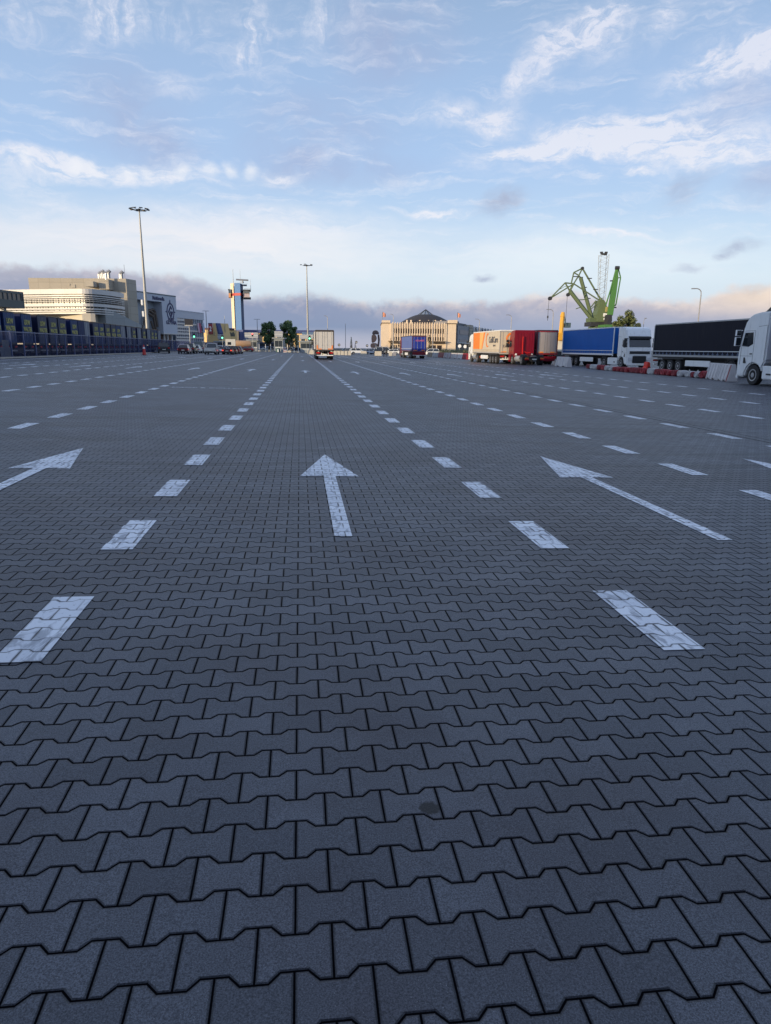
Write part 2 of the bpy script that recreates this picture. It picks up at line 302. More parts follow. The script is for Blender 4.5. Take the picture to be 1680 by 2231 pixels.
# ------------------------------------------------------------------ mesh helpers
class MB:
    def __init__(s): s.v = []; s.f = []
    def raw(s, vs, fs):
        o = len(s.v); s.v += [tuple(p) for p in vs]; s.f += [tuple(i+o for i in f) for f in fs]; return s
    def hexa(s, p): return s.raw(p, [(0, 3, 2, 1), (4, 5, 6, 7), (0, 1, 5, 4), (1, 2, 6, 5), (2, 3, 7, 6), (3, 0, 4, 7)])
    def box(s, x0, x1, y0, y1, z0, z1):
        return s.hexa([(x0, y0, z0), (x1, y0, z0), (x1, y1, z0), (x0, y1, z0), (x0, y0, z1), (x1, y0, z1), (x1, y1, z1), (x0, y1, z1)])
    def tube(s, a, b, r0, r1=None, n=8, cap=True):
        a = Vector(a); b = Vector(b); r1 = r0 if r1 is None else r1; d = (b-a).normalized()
        e = d.orthogonal().normalized(); h = d.cross(e); vs = []
        for p, r in ((a, r0), (b, r1)):
            for i in range(n): q = 2*math.pi*i/n; vs.append(p+e*math.cos(q)*r+h*math.sin(q)*r)
        fs = [(i, (i+1) % n, n+(i+1) % n, n+i) for i in range(n)]
        if cap: fs += [tuple(range(n-1, -1, -1)), tuple(range(n, 2*n))]
        return s.raw(vs, fs)
    def path(s, ps, r, n=8):
        for a, b in zip(ps[:-1], ps[1:]): s.tube(a, b, r, n=n)
        return s
    def prism(s, poly, lo, hi, axis='x'):
        k = len(poly); vs = []
        for c in (lo, hi):
            for a, b in poly: vs.append({'x': (c, a, b), 'y': (a, c, b), 'z': (a, b, c)}[axis])
        return s.raw(vs, [tuple(range(k-1, -1, -1)), tuple(range(k, 2*k))]+[(i, (i+1) % k, k+(i+1) % k, k+i) for i in range(k)])
    def lathe(s, prof, n=16, c=(0, 0, 0), axis='z'):
        vs = []
        for r, h in prof:
            for i in range(n):
                q = 2*math.pi*i/n; a, b = r*math.cos(q), r*math.sin(q)
                vs.append((c[0]+a, c[1]+b, c[2]+h) if axis == 'z' else (c[0]+h, c[1]+a, c[2]+b))
        k = len(prof)
        fs = [(j*n+i, j*n+(i+1) % n, (j+1)*n+(i+1) % n, (j+1)*n+i) for j in range(k-1) for i in range(n)]
        return s.raw(vs, fs+[tuple(range(n-1, -1, -1)), tuple(range((k-1)*n, k*n))])
    def build(s, name, material, parent=None, off=None, bevel=0.0, smooth=False, seg=2):
        me = D.meshes.new(name)
        vs = s.v if off is None else [(p[0]-off[0], p[1]-off[1], p[2]-off[2]) for p in s.v]
        me.from_pydata(vs, [], s.f)
        b = bmesh.new(); b.from_mesh(me)
        bmesh.ops.recalc_face_normals(b, faces=b.faces)
        if bevel:
            es = [e for e in b.edges if len(e.link_faces) == 2 and e.calc_face_angle(0) > .5]
            bmesh.ops.bevel(b, geom=es, offset=bevel, segments=seg, affect='EDGES', clamp_overlap=True)
        b.to_mesh(me); b.free()
        if smooth:
            me.shade_smooth()
            try: me.set_sharp_from_angle(angle=R(35))
            except Exception: pass
        me.materials.append(material)
        o = D.objects.new(name, me); COL.objects.link(o)
        if parent: o.parent = parent
        return o

def tag(o, label=None, cat=None, group=None, kind=None):
    if label: o['label'] = label
    if cat: o['category'] = cat
    if group: o['group'] = group
    if kind: o['kind'] = kind
    return o
def empty(name, loc, label, cat, rz=0.0, group=None):
    o = D.objects.new(name, None); COL.objects.link(o); o.location = loc; o.rotation_euler = (0, 0, rz); o.empty_display_size = .3
    return tag(o, label, cat, group)
def kids(o): return [c for c in D.objects if c.parent == o]
def copy_tree(o, parent=None, top=True):
    c = o.copy(); COL.objects.link(c); c.parent = parent
    for ch in kids(o): copy_tree(ch, c, False)
    return c
def dup(o, loc, label, rz=None, group=None, name=None):
    c = copy_tree(o); c.location = loc; c['label'] = label
    if rz is not None: c.rotation_euler = (0, 0, rz)
    if group: c['group'] = group
    return c

def text(s, size, name, material, parent, loc, rot=(R(90), 0, 0), align='CENTER', depth=.01, bold=0.0, sx=1.0, space=1.0):
    cu_ = D.curves.new('t', 'FONT'); cu_.body = s; cu_.size = size; cu_.align_x = align; cu_.align_y = 'CENTER'; cu_.extrude = depth; cu_.offset = bold*size; cu_.space_character = space; cu_.resolution_u = 3
    o = D.objects.new('t', cu_); COL.objects.link(o)
    me = D.meshes.new_from_object(o.evaluated_get(bpy.context.evaluated_depsgraph_get())); D.objects.remove(o)
    me.materials.clear(); me.materials.append(material)
    q = D.objects.new(name, me); COL.objects.link(q); q.parent = parent; q.location = loc; q.rotation_euler = rot; q.scale = (sx, 1, 1)
    return q
ORD = 'first second third fourth fifth sixth seventh eighth ninth tenth eleventh twelfth thirteenth fourteenth fifteenth sixteenth seventeenth eighteenth nineteenth twentieth'.split()
ORD += ['twenty-'+q for q in ORD[:9]]+['thirtieth']+['thirty-'+q for q in ORD[:9]]

# ------------------------------------------------------------------ ground and painted markings
def sheet(name, xs, ys, material, dz=0.0, label=None):
    b = MB(); vs = [(x, y, ground(x)+dz) for y in ys for x in xs]; n = len(xs)
    b.raw(vs, [(j*n+i, j*n+i+1, (j+1)*n+i+1, (j+1)*n+i) for j in range(len(ys)-1) for i in range(n-1)])
    return tag(b.build(name, material), label, name.replace('_', ' '), None, 'structure')
sheet('ground', [-4000, -600, -33, 10.5, 60, 600, 4000], [-4000, -200, 0, 40, 230, 600, 5000], PAVING, 0, 'grey interlocking block paving of the large parking yard')

DW, DL, DP = .2405, .935, 1.9537
LINES = [(-19.2, 3.1), (-15.75, 2.6), (-12.35, 3.3), (-9.0, 3.0), (-5.1, 3.2), (-1.43, 3.307), (2.047, 3.236), (5.395, 2.76), (8.69, 3.0), (12.2, 3.35), (15.55, 2.4), (19.0, 3.1)]
LNAMES = 'seventh left of the centre lane|sixth left of the centre lane|fifth left of the centre lane|fourth left of the centre lane|just left of the left arrow|left edge of the centre lane|right edge of the centre lane|just right of the right arrow|third right of the centre lane|fourth right of the centre lane|fifth right of the centre lane|beside the white truck'.split('|')
LNAMES = ['first from the blue fence', 'second from the blue fence', 'third from the blue fence', 'fourth from the blue fence', 'one lane left of the centre lane', 'forming the left edge of the centre lane', 'forming the right edge of the centre lane', 'one lane right of the centre lane', 'two lanes right of the centre lane', 'three lanes right of the centre lane', 'second from the parked white truck', 'nearest the parked white truck']
def mark_quad(b, x0, x1, y0, y1):
    b.raw([(x0, y0, ground(x0)+.004), (x1, y0, ground(x1)+.004), (x1, y1, ground(x1)+.004), (x0, y1, ground(x0)+.004)], [(0, 1, 2, 3)])
for (x, y0), nm in zip(LINES, LNAMES):
    b = MB(); k = -1 if abs(x) < 4 else -3
    while y0+k*DP < 158:
        ya = y0+k*DP; wv = random.uniform(-.008, .008)
        if ya > .5 or abs(x) > 1: mark_quad(b, x-DW/2+wv, x+DW/2+wv, ya, ya+DL*random.uniform(.97, 1.02))
        k += 1
    tag(b.build('lane_line', PAINT), 'white dashed lane line '+nm, 'road marking', 'dashed lane lines on the yard', 'structure')
b = MB(); mark_quad(b, -22.6, -22.35, 5, 150); tag(b.build('edge_line', PAINT), 'continuous pale edge line painted along the foot of the blue fence', 'road marking', None, 'structure')

def arrow(x, y, s=1.0):
    b = MB(); z = lambda q: ground(q)+.0045
    T = 4.80 if 3 < x < 4 else 4.6; P = [(x-.075, y-T*s), (x+.075, y-T*s), (x+.075, y-1.78*s), (x+.365, y-1.80*s), (x, y), (x-.365, y-1.80*s), (x-.075, y-1.78*s)]
    b.raw([(a, c, z(a)) for a, c in P], [(0, 1, 2, 6), (5, 6, 2, 3, 4)])
    return b.build('lane_arrow', PAINT)
lanes = [(-17.5, 'by the blue fence'), (-14.0, 'second lane from the fence'), (-10.7, 'third lane from the fence'), (-6.95, 'two lanes left of centre'), (-3.24, 'one lane left of centre'), (.335, 'centre lane'), (3.68, 'one lane right of centre'), (7.05, 'two lanes right of centre'), (10.4, 'three lanes right of centre'), (13.9, 'lane beside the low barriers'), (17.2, 'outer right lane')]
for (x, nm) in lanes:
    for j, y in enumerate((10.2, 49.0, 88.0, 128.0)):
        if j == 0 and (x < -12 or x > 15): continue
        yy = y+(.45 if x < -3 else 0)
        tag(arrow(x, yy), 'white straight-ahead arrow, %s, %s along it' % (nm, ('nearest', 'second', 'third', 'farthest')[j]), 'road marking', 'white lane arrows', 'structure')
t_ = text('DROP & COLLECT', .42, 'painted_lettering', PAINT, None, (-3.3, 26.3, ground(-3.3)+.0055), rot=(0, 0.0191, 0), depth=0.0004, bold=.012, sx=.78, space=1.05)
tag(t_, 'white words painted across the lane left of the centre lane', 'lettering', None, 'structure')
t_ = text('DROP & COLLECT', .42, 'painted_lettering', PAINT, None, (-3.3, 66.3, ground(-3.3)+.0055), rot=(0, 0.0191, 0), depth=0.0004, bold=.012, sx=.78, space=1.05)
tag(t_, 'fainter far white words painted across the same lane', 'lettering', None, 'structure')
b = MB()                                # drain channel between the lanes on the right
b.box(8.98, 9.02, 3, 150, ground(9)-.01, ground(9)+.006); b.box(9.28, 9.32, 3, 150, ground(9.3)-.01, ground(9.3)+.004)
tag(b.build('drain_channel', mat('channel_iron', (.045, .047, .052), .5, .5)), 'long twin-edged drain channel two lanes right of centre', 'drain', None, 'structure')

# ------------------------------------------------------------------ common materials
TYRE = mat('tyre_rubber', (.018, .018, .02), .8); STEEL = mat('rim_metal', (.42, .43, .45), .35, .6)
WHITEP = mat('white_paint', (.74, .76, .77), .35, var=.05, dirt=.25, coat=.2); DARKP = mat('dark_plastic', (.02, .022, .026), .5)
CHASSIS = mat('chassis_black', (.022, .023, .026), .6, dirt=.5); GLASS = glassy('vehicle_glass')
REDL = mat('red_lens', (.45, .015, .012), .25); ORL = mat('orange_reflector', (.75, .22, .04), .35); LAMPW = mat('clear_lens', (.6, .62, .65), .15)
REDON = mat('lit_tail_lamp', (.7, .02, .01), .3, emit=(1, .10, .06), es=1.3); PLATE = mat('number_plate', (.7, .7, .62), .5)
ALU = mat('aluminium', (.40, .42, .44), .4, .5, dirt=.2); GALV = mat('galvanised_steel', (.25, .26, .28), .45, .5)
CONC = mat('raw_concrete', (.42, .39, .33), .9, var=.2, scale=1.5, dirt=.5); BLK = mat('black_paint', (.012, .013, .016), .45)
SLV = mat('silver_paint', (.36, .38, .40), .3, .3, coat=.3)

def wheel(parent, x, y, r, wd, side, name='wheel', rimmat=None, z=0.0):
    """tyre with a dished rim; the axle runs along x"""
    b = MB(); s = 1 if side > 0 else -1
    b.lathe([(r*.60, -wd/2), (r*.93, -wd/2), (r, -wd/2+.03), (r, wd/2-.03), (r*.93, wd/2), (r*.60, wd/2)], 24, (0, 0, 0), 'x')
    o = b.build(name, TYRE, parent, smooth=True); o.location = (x, y, r+z)
    b = MB(); h = s*wd/2
    b.lathe([(r*.61, h*.9), (r*.61, h+.004*s), (r*.50, h*1.0), (r*.44, h*.55), (r*.28, h*.62), (r*.24, h*1.02), (r*.10, h*1.06)] if s > 0 else
            [(r*.10, h*1.06), (r*.24, h*1.02), (r*.28, h*.62), (r*.44, h*.55), (r*.50, h*1.0), (r*.61, h+.004*s), (r*.61, h*.9)], 20, (0, 0, 0), 'x')
    for k in range(10): q = k*.628; b.tube((h*.62, r*.36*math.cos(q), r*.36*math.sin(q)), (h*.72, r*.36*math.cos(q), r*.36*math.sin(q)), .02, n=5)
    b.build('rim', rimmat or STEEL, o, smooth=True)
    return o

# ------------------------------------------------------------------ trucks (built facing +y, origin under the front axle / trailer rear)
def cab(root, paint, y0=0.0, H=3.75, long=2.25, sign=None, dark_mirror=True, grille='dark', arch=True):
    """cab shell and its fittings; y0 = front axle"""
    zr = H
    prof = [(y0+1.36, .42), (y0+1.40, .95), (y0+1.40, 1.65), (y0+1.36, 1.95), (y0+1.13, 2.95), (y0+1.02, 3.25), (y0+.80, zr-.22), (y0+.50, zr-.08), (y0-.1, zr), (y0+1.36-long, zr+.02), (y0+1.36-long, 1.25), (y0-.72, 1.0)]
    for k in range(7): q = R(165-25*k); prof.append((y0+.66*math.cos(q), .52+.62*math.sin(q)))
    prof.append((y0+.72, .42))
    b = MB(); b.prism(prof, -1.22, 1.22); b.build('cab_shell', paint, root, bevel=.07)
    # windscreen with sun visor
    b = MB(); b.hexa([(-1.06, y0+1.325, 2.06), (1.06, y0+1.325, 2.06), (1.06, y0+1.10, 2.90), (-1.06, y0+1.10, 2.90), (-1.08, y0+1.385, 2.04), (1.08, y0+1.385, 2.04), (1.06, y0+1.13, 2.92), (-1.06, y0+1.13, 2.92)]); b.build('windscreen', GLASS, root, bevel=.01)
    b = MB(); b.hexa([(-1.1, y0+1.08, 2.92), (1.1, y0+1.08, 2.92), (1.08, y0+1.36, 2.80), (-1.08, y0+1.36, 2.80), (-1.1, y0+1.04, 3.08), (1.1, y0+1.04, 3.08), (1.08, y0+1.38, 2.98), (-1.08, y0+1.38, 2.98)]); b.build('sun_visor', DARKP, root, bevel=.02)
    for s in (-1, 1):
        x = s*1.222
        b = MB(); P = [(y0+1.12, 2.02), (y0+.95, 2.70), (y0+.28, 2.72), (y0+.20, 2.12), (y0+.55, 1.98)]
        b.prism(P, x-.012, x+.012); b.build('side_window', GLASS, root, bevel=.004)
        d = MB()
        for a, c in (((y0+1.16, 1.05), (y0+1.16, 1.95)), ((y0+.12, 1.05), (y0+.12, 2.8)), ((y0+.12, 2.8), (y0+.95, 2.8)), ((y0+.12, 1.5), (y0+1.18, 1.5)), ((y0-.1, 3.0), (y0-.75, 3.05)), ((y0-.8, 3.05), (y0-.8, 1.3))):
            d.tube((x, a[0], a[1]), (x, c[0], c[1]), .009, n=4)
        d.box(x-.02, x+.02, y0+.2, y0+.38, 1.58, 1.64); d.prism([(y0+.62, 1.12), (y0+.74, 1.42), (y0+.86, 1.42), (y0+.86, 1.12)], x-.014, x+.014)
        d.build('door_seam', DARKP, root)
        mm = MB(); mx = s*1.44
        mm.box(mx-.14, mx+.14, y0+1.18, y0+1.32, 2.02, 2.48); mm.box(mx-.13, mx+.13, y0+1.18, y0+1.32, 2.54, 2.86)
        mm.tube((s*1.2, y0+1.22, 2.84), (mx, y0+1.24, 2.80), .025, n=6); mm.tube((s*1.2, y0+1.22, 2.06), (mx, y0+1.24, 2.10), .025, n=6)
        mo = mm.build('wing_mirror', DARKP if dark_mirror else paint, root, bevel=.03)
        g = MB(); g.box(mx-.12, mx+.12, y0+1.165, y0+1.182, 2.05, 2.45); g.box(mx-.11, mx+.11, y0+1.165, y0+1.182, 2.57, 2.83); g.build('mirror_glass', GLASS, mo)
        h = MB(); h.hexa([(s*.72, y0+1.41, .78), (s*1.14, y0+1.38, .80), (s*1.14, y0+1.38, 1.08), (s*.72, y0+1.41, 1.02), (s*.72, y0+1.44, .78), (s*1.14, y0+1.41, .80), (s*1.14, y0+1.41, 1.08), (s*.72, y0+1.44, 1.02)]); h.build('headlight', LAMPW, root, bevel=.01)
        c = MB(); c.tube((s*.55, y0+.55, zr-.16), (s*.55, y0+.63, zr-.17), .05, n=8); c.build('roof_lamp', mat('amber_lamp', (.6, .25, .03), .3), root)
    g = MB(); g.box(-.68, .68, y0+1.395, y0+1.425, .55, 1.20); g.box(-1.02, 1.02, y0+1.395, y0+1.42, 1.40, 1.66)
    for k in range(5): g.box(-.68, .68, y0+1.42, y0+1.45, .62+.12*k, .66+.12*k)
    g.build('grille', DARKP, root)
    g = MB(); g.box(-1.2, 1.2, y0+1.22, y0+1.44, .30, .52); g.build('bumper', paint, root, bevel=.04)
    g = MB(); g.box(-.6, .6, y0+1.43, y0+1.445, 1.22, 1.26); g.build('badge_strip', ALU, root)
    g = MB(); g.box(-.26, .26, y0+1.44, y0+1.452, .36, .47); g.build('number_plate', PLATE, root)

def tractor(root, paint, skirt=True, H=3.75, lorry_axle=3.7, dark_mirror=True, rearlamps=True):
    cab(root, paint, 0, H, dark_mirror=dark_mirror)
    b = MB(); b.box(-.45, -.33, -lorry_axle-1.0, .9, .70, .98); b.box(.33, .45, -lorry_axle-1.0, .9, .70, .98)
    for y in (-1.2, -2.4, -lorry_axle-.6): b.box(-.33, .33, y-.06, y+.06, .72, .95)
    b.build('chassis', CHASSIS, root)
    b = MB(); b.lathe([(.5, 1.06), (.5, 1.16), (.16, 1.17)], 16, (0, -lorry_axle+.2, 0)); b.build('fifth_wheel', CHASSIS, root)
    for s in (-1, 1):
        wheel(root, s*1.02, 0, .52, .32, s); wheel(root, s*.96, -lorry_axle, .52, .56, s)
        if skirt:
            b = MB(); b.box(s*1.22 if s < 0 else 1.10, s*1.10 if s < 0 else 1.22, -2.95, -.78, .34, 1.02); o = b.build('side_skirt', paint, root, bevel=.04)
            c = MB(); c.box(s*1.235-.01, s*1.235+.01, -1.5, -1.15, .56, .64); c.build('vent', DARKP, o)
        else:
            b = MB(); b.lathe([(.1, -2.5), (.32, -2.48), (.34, -2.4), (.34, -1.0), (.32, -.92), (.1, -.9)], 16, (0, 0, 0), 'x')
            b.v = [(s*.88+p[1]*1.0, p[0], p[2]+.68) for p in b.v]; b.build('fuel_tank', ALU, root, smooth=True)
            c = MB(); c.box(s*.98-.12, s*.98+.12, -.86, -.62, 1.05, 1.3); c.build('air_filter', WHITEP, root, bevel=.03)
        b = MB()
        for k in range(9): q = R(20+17.5*k); b.tube((s*.72, -lorry_axle+.66*math.cos(q), .52+.62*math.sin(q)), (s*1.24, -lorry_axle+.66*math.cos(q), .52+.62*math.sin(q)), .07, n=5)
        b.build('mudguard', CHASSIS, root)
        if rearlamps:
            b = MB(); b.box(s*.9-.22, s*.9+.22, -lorry_axle-1.02, -lorry_axle-.94, .58, .74); b.build('tail_light', REDON if False else REDL, root, bevel=.01)
            b = MB(); b.box(s*.9-.22, s*.9+.22, -lorry_axle-1.02, -lorry_axle-.95, .75, .83); b.build('rear_reflector', ORL, root)
    b = MB(); b.box(-.26, .26, -lorry_axle-1.0, -lorry_axle-.97, .6, .72); b.build('number_plate', PLATE, root)
    b = MB(); b.tube((-.3, -1.15, 1.2), (-.3, -1.15, 3.2), .06, n=8); b.tube((.2, -1.1, 1.4), (.5, -1.7, 1.35), .03, n=6); b.tube((-.1, -1.1, 1.5), (.1, -1.9, 1.3), .03, n=6); b.build('air_hose', REDL, root)

def trailer(root, y0, y1, side, door, rail=None, zb=1.15, zt=4.0, doors=True, curtain_marks=True, skirtbox=True, band=None, axles=True, roof=None, reefer=False):
    """box from rear y0 to front y1; facing +y"""
    rail = rail or ALU; hw = 1.27
    b = MB(); b.box(-hw+.02, hw-.02, y0+.05, y1-.02, zb+.25, zt-.08); b.build('curtain' if not reefer else 'box_body', side, root)
    b = MB(); b.box(-hw, hw, y0, y1, zt-.1, zt); b.build('roof', roof or rail, root, bevel=.015)
    b = MB()
    for s in (-1, 1):
        b.box(s*hw-.03, s*hw+.03, y0, y1, zb+.10, zb+.25)
        b.box(s*hw-.04, s*hw+.04, y0-.02, y0+.08, zb, zt-.1); b.box(s*hw-.04, s*hw+.04, y1-.08, y1+.01, zb, zt-.1)
    b.box(-hw, hw, y0-.01, y0+.05, zb+.0, zb+.18); b.box(-hw, hw, y0-.02, y0+.06, zt-.24, zt-.1); b.build('frame', rail, root)
    if curtain_marks:
        for s in (-1, 1):
            b = MB(); x = s*(hw+.002); b.box(x-.012, x+.012, y0+.1, y1-.1, zb+.52, zb+.58); k = y0+.4
            while k < y1-.3: b.box(x-.014, x+.014, k, k+.30, zb+.30, zb+.34); b.box(x-.010, x+.010, k+.12, k+.17, zb+.2, zb+.50); k += .62
            b.build('curtain_strap', band or mat('strap_blue_grey', (.10, .14, .24), .6), root)
            b = MB(); b.box(x-.013, x+.013, y0+.1, y1-.1, zb+.53, zb+.575); b.build('reflective_strip', band or WHITEP, root)
    d = MB(); d.box(-hw+.09, -.012, y0-.035, y0+.01, zb+.20, zt-.26); o1 = d.build('rear_door', door, root, bevel=.012)
    d = MB(); d.box(.012, hw-.09, y0-.035, y0+.01, zb+.20, zt-.26); o2 = d.build('rear_door', door, root, bevel=.012)
    for o, xs in ((o1, (-.95, -.35)), (o2, (.35, .95))):
        d = MB()
        for x in xs: d.tube((x, y0-.06, zb+.15), (x, y0-.06, zt-.2), .018, n=6); d.box(x-.05, x+.05, y0-.08, y0-.03, zb+.75, zb+.82)
        d.build('lock_rod', ALU, o)
    d = MB(); d.box(-.48, -.36, y0+.3, y1-1.0, .86, 1.14); d.box(.36, .48, y0+.3, y1-1.0, .86, 1.14); d.box(-hw+.05, hw-.05, y0, y1, zb+.0, zb+.10); d.build('chassis', CHASSIS, root)
    d = MB(); d.box(-1.15, 1.15, y0-.02, y0+.10, .50, .62); d.box(-.5, -.42, y0, y0+.1, .6, .9); d.box(.42, .5, y0, y0+.1, .6, .9); d.build('underrun_bar', WHITEP, root)
    for s in (-1, 1):
        d = MB(); d.box(s*.92-.25, s*.92+.25, y0-.03, y0+.03, .82, .98); d.build('tail_light', REDL, root, bevel=.01)
        d = MB(); d.box(s*.75-.32, s*.75+.32, y0-.045, y0-.03, zb+.22, zb+.34); d.build('rear_marker', ORL, root)
        if axles:
            for yy in (y0+1.7, y0+3.0, y0+4.3): wheel(root, s*1.04, yy, .50, .36, s)
            d = MB(); d.box(s*1.24-.02, s*1.24+.02, y0+.9, y0+5.1, 1.05, 1.14); d.box(s*1.05-.17, s*1.05+.17, y0+.95, y0+1.0, .4, 1.0); d.build('mudguard', CHASSIS, root)
        if skirtbox: d = MB(); d.box(s*1.22-.05, s*1.22+.02, y0+5.4, y0+8.9, .52, .98); d.build('pallet_box', WHITEP, root, bevel=.02)
        if axles:
            d = MB(); d.box(s*.8-.06, s*.8+.06, y1-3.4, y1-3.25, .3, 1.1); d.box(s*.8-.14, s*.8+.14, y1-3.45, y1-3.2, .25, .32); d.build('landing_leg', CHASSIS, root)
    d = MB(); d.box(-.26, .26, y0-.05, y0-.025, .64, .75); d.build('number_plate', PLATE, root)

def fabric(name, col): return mat(name, col, .55, var=.14, scale=.7, bump=.12, spec=.15, dirt=.15)
TB, TD = R(90), R(180)

# 1. white tractor with blue trailer, nearest on the right, facing away down the lanes
t1 = empty('parked_truck', (23.75+1.22, 34.4, ground(23)), 'white tractor unit facing away, cut by the right border, with a blue lettered trailer', 'truck')
tractor(t1, WHITEP, True, 3.72, dark_mirror=False)
b = MB(); b.hexa([(-1.1, -.1, 3.70), (1.1, -.1, 3.70), (1.1, -.85, 3.72), (-1.1, -.85, 3.72), (-1.0, -.2, 3.76), (1.0, -.2, 3.76), (1.05, -.88, 4.15), (-1.05, -.88, 4.15)]); b.build('air_deflector', DARKP, t1)
trailer(t1, -15.2, -1.55, fabric('royal_blue_tarpaulin', (.02, .06, .28)), WHITEP, zt=3.98)
text('TRANSPORT', .9, 'side_lettering', WHITEP, t1, (-1.29, -8, 2.7), (R(90), 0, R(-90)), bold=.02)
# 2. dark curtain trailer with its cab towards us
DKB = fabric('midnight_blue_tarpaulin', (.006, .008, .018))
t2 = empty('parked_truck', (31.35+1.27, 47.0, ground(32)), 'truck with a long midnight-blue curtain trailer behind the white tractor cab', 'truck', rz=math.pi)
trailer(t2, -12.6, 1.0, DKB, WHITEP, rail=ALU)
def shift(root, names_before, dy):
    for c in kids(root):
        if c.name not in names_before: c.location.y += dy
nb = {c.name for c in kids(t2)}; tractor(t2, WHITEP, False, 3.7, 3.7, rearlamps=False); shift(t2, nb, 2.6)
# 3. blue curtain trailer with a white cab facing us
t3 = empty('parked_truck', (31.1+1.27, 67.2, ground(32)), 'truck with a bright blue curtain trailer and a white cab facing the camera', 'truck', rz=math.pi)
trailer(t3, -13.7, .05, fabric('bright_blue_tarpaulin', (.010, .10, .38)), WHITEP, rail=WHITEP)
nb = {c.name for c in kids(t3)}; tractor(t3, WHITEP, True, 3.95, 3.7, rearlamps=False); shift(t3, nb, 1.75+.0)
# 4. orange and cream trailer facing away
CREAM = fabric('cream_tarpaulin', (.50, .44, .35)); ORANGE = mat('orange_print', (.78, .20, .02), .45); LORANGE = mat('pale_orange_print', (.80, .42, .14), .45)
t4 = empty('parked_truck', (24.0+1.27, 97.5, ground(25)), 'truck with a cream and orange lettered curtain trailer seen from behind', 'truck')
trailer(t4, -14.6, -1.4, CREAM, CREAM, rail=mat('grey_frame', (.35, .34, .33), .5), roof=WHITEP, curtain_marks=True, band=mat('beige_strap', (.42, .38, .31), .6))
tractor(t4, WHITEP, False, 3.75)
x = -1.265
b = MB(); b.box(x-.012, x+.012, -4.9, -1.55, 1.75, 3.86); b.build('orange_panel', ORANGE, t4)
b = MB(); b.prism([(-7.0, 3.86), (-4.92, 3.86), (-4.92, 1.75), (-6.0, 1.75)], x-.010, x+.010); b.build('pale_orange_panel', LORANGE, t4)
b = MB(); b.prism([(-7.6, 3.86), (-7.0, 3.86), (-6.0, 1.75), (-6.3, 1.75)], x-.014, x+.014); b.build('orange_stripe', ORANGE, t4)
GREYINK = mat('grey_ink', (.10, .10, .11), .5)
def ring(bm_, cx, cz, r0, r1, a0, a1, place, n=22, th=.012):
    vs = []
    for k in range(n+1):
        q = R(a0+(a1-a0)*k/n); tw = min(1, 3.2*min(k, n-k)/n+.15); mid = (r0+r1)/2; hw_ = (r1-r0)/2*tw
        for r in (mid-hw_, mid+hw_): vs.append(place(cx+r*math.cos(q), cz+r*math.sin(q), 0)); vs.append(place(cx+r*math.cos(q), cz+r*math.sin(q), th))
    fs = []
    for k in range(n):
        a = 4*k; c = a+4; fs += [(a+1, a+3, c+3, c+1), (a, c, c+2, a+2), (a, a+1, c+1, c), (a+2, c+2, c+3, a+3)]
    bm_.raw(vs, fs); return bm_
b = MB(); ring(b, -9.0, 2.85, .68, .92, 60, 300, lambda a, z, h: (x-h-.014, -(-a) if False else a, z)); b.v = [(p[0], -9.0-(p[1]+9.0), p[2]) for p in b.v]; b.build('crescent_logo', ORANGE, t4)
text('ColliCare', 1.05, 'side_lettering', GREYINK, t4, (x-.02, -11.6, 2.85), (R(90), 0, R(-90)), bold=.02, sx=1.0)
text('logistics', .36, 'side_lettering', GREYINK, t4, (x-.02, -12.2, 2.2), (R(90), 0, R(-90)))
b = MB(); ring(b, .15, 3.02, .46, .70, 40, 330, lambda a, z, h: (a, -14.65-h, z)); b.build('crescent_logo', ORANGE, t4)
text('ColliCare', .42, 'rear_lettering', GREYINK, t4, (-.1, -14.66, 2.1), (R(90), 0, 0), bold=.02)
# 5. red tractor unit without a trailer, facing away
REDP = mat('red_paint', (.16, .003, .012), .35, var=.05, coat=.3)
t5 = empty('tractor_unit', (25.05+1.22, 81.3, ground(25)), 'red tractor unit without a trailer, its back wall towards the camera', 'truck')
tractor(t5, REDP, False, 3.92)
b = MB()
for k in range(6): b.box(-.85+.34*k-.02, -.85+.34*k+.02, -.92, -.86, 1.4, 3.6)
b.build('rear_wall_rib', REDP, t5)
# 6. grey door trailer facing away beside it
t6 = empty('parked_truck', (28.0+1.27, 95.0, ground(28)), 'truck with grey rear doors in a dark red frame, right of the red tractor', 'truck')
GREYD = mat('grey_doors', (.30, .28, .28), .5)
trailer(t6, -13.9, -1.5, fabric('maroon_tarpaulin', (.16, .015, .03)), GREYD, rail=mat('dark_red_frame', (.22, .02, .03), .45), roof=BLK); tractor(t6, REDP, False, 3.75, rearlamps=False)
b = MB(); b.prism([(-1.2, .95), (1.2, .95), (1.0, .45), (.2, .38), (-1.0, .42)], -14.0, -13.93, 'y'); b.build('red_tail_panel', REDP, t6)
# 7. blue lorry with red tail, further off
t7 = empty('parked_truck', (20.0+1.27, 139.5, ground(21)), 'truck with a blue tarpaulin and red tail bumper driving ahead of the market hall', 'truck')
trailer(t7, -14.8, -1.4, fabric('slate_blue_tarpaulin', (.10, .14, .33)), fabric('deep_blue_doors', (.02, .04, .26)), rail=mat('plum_frame', (.10, .03, .06), .5), roof=BLK); tractor(t7, REDP, False, 3.7, rearlamps=False)
text('GOLANEST', .40, 'rear_lettering', mat('pink_print', (.5, .12, .25), .5), t7, (.12, -14.86, 3.1), (R(90), 0, 0), bold=.02, sx=.8)
b = MB(); b.box(-1.2, 1.2, -14.9, -14.82, .62, 1.12); b.build('red_bumper', REDP, t7)
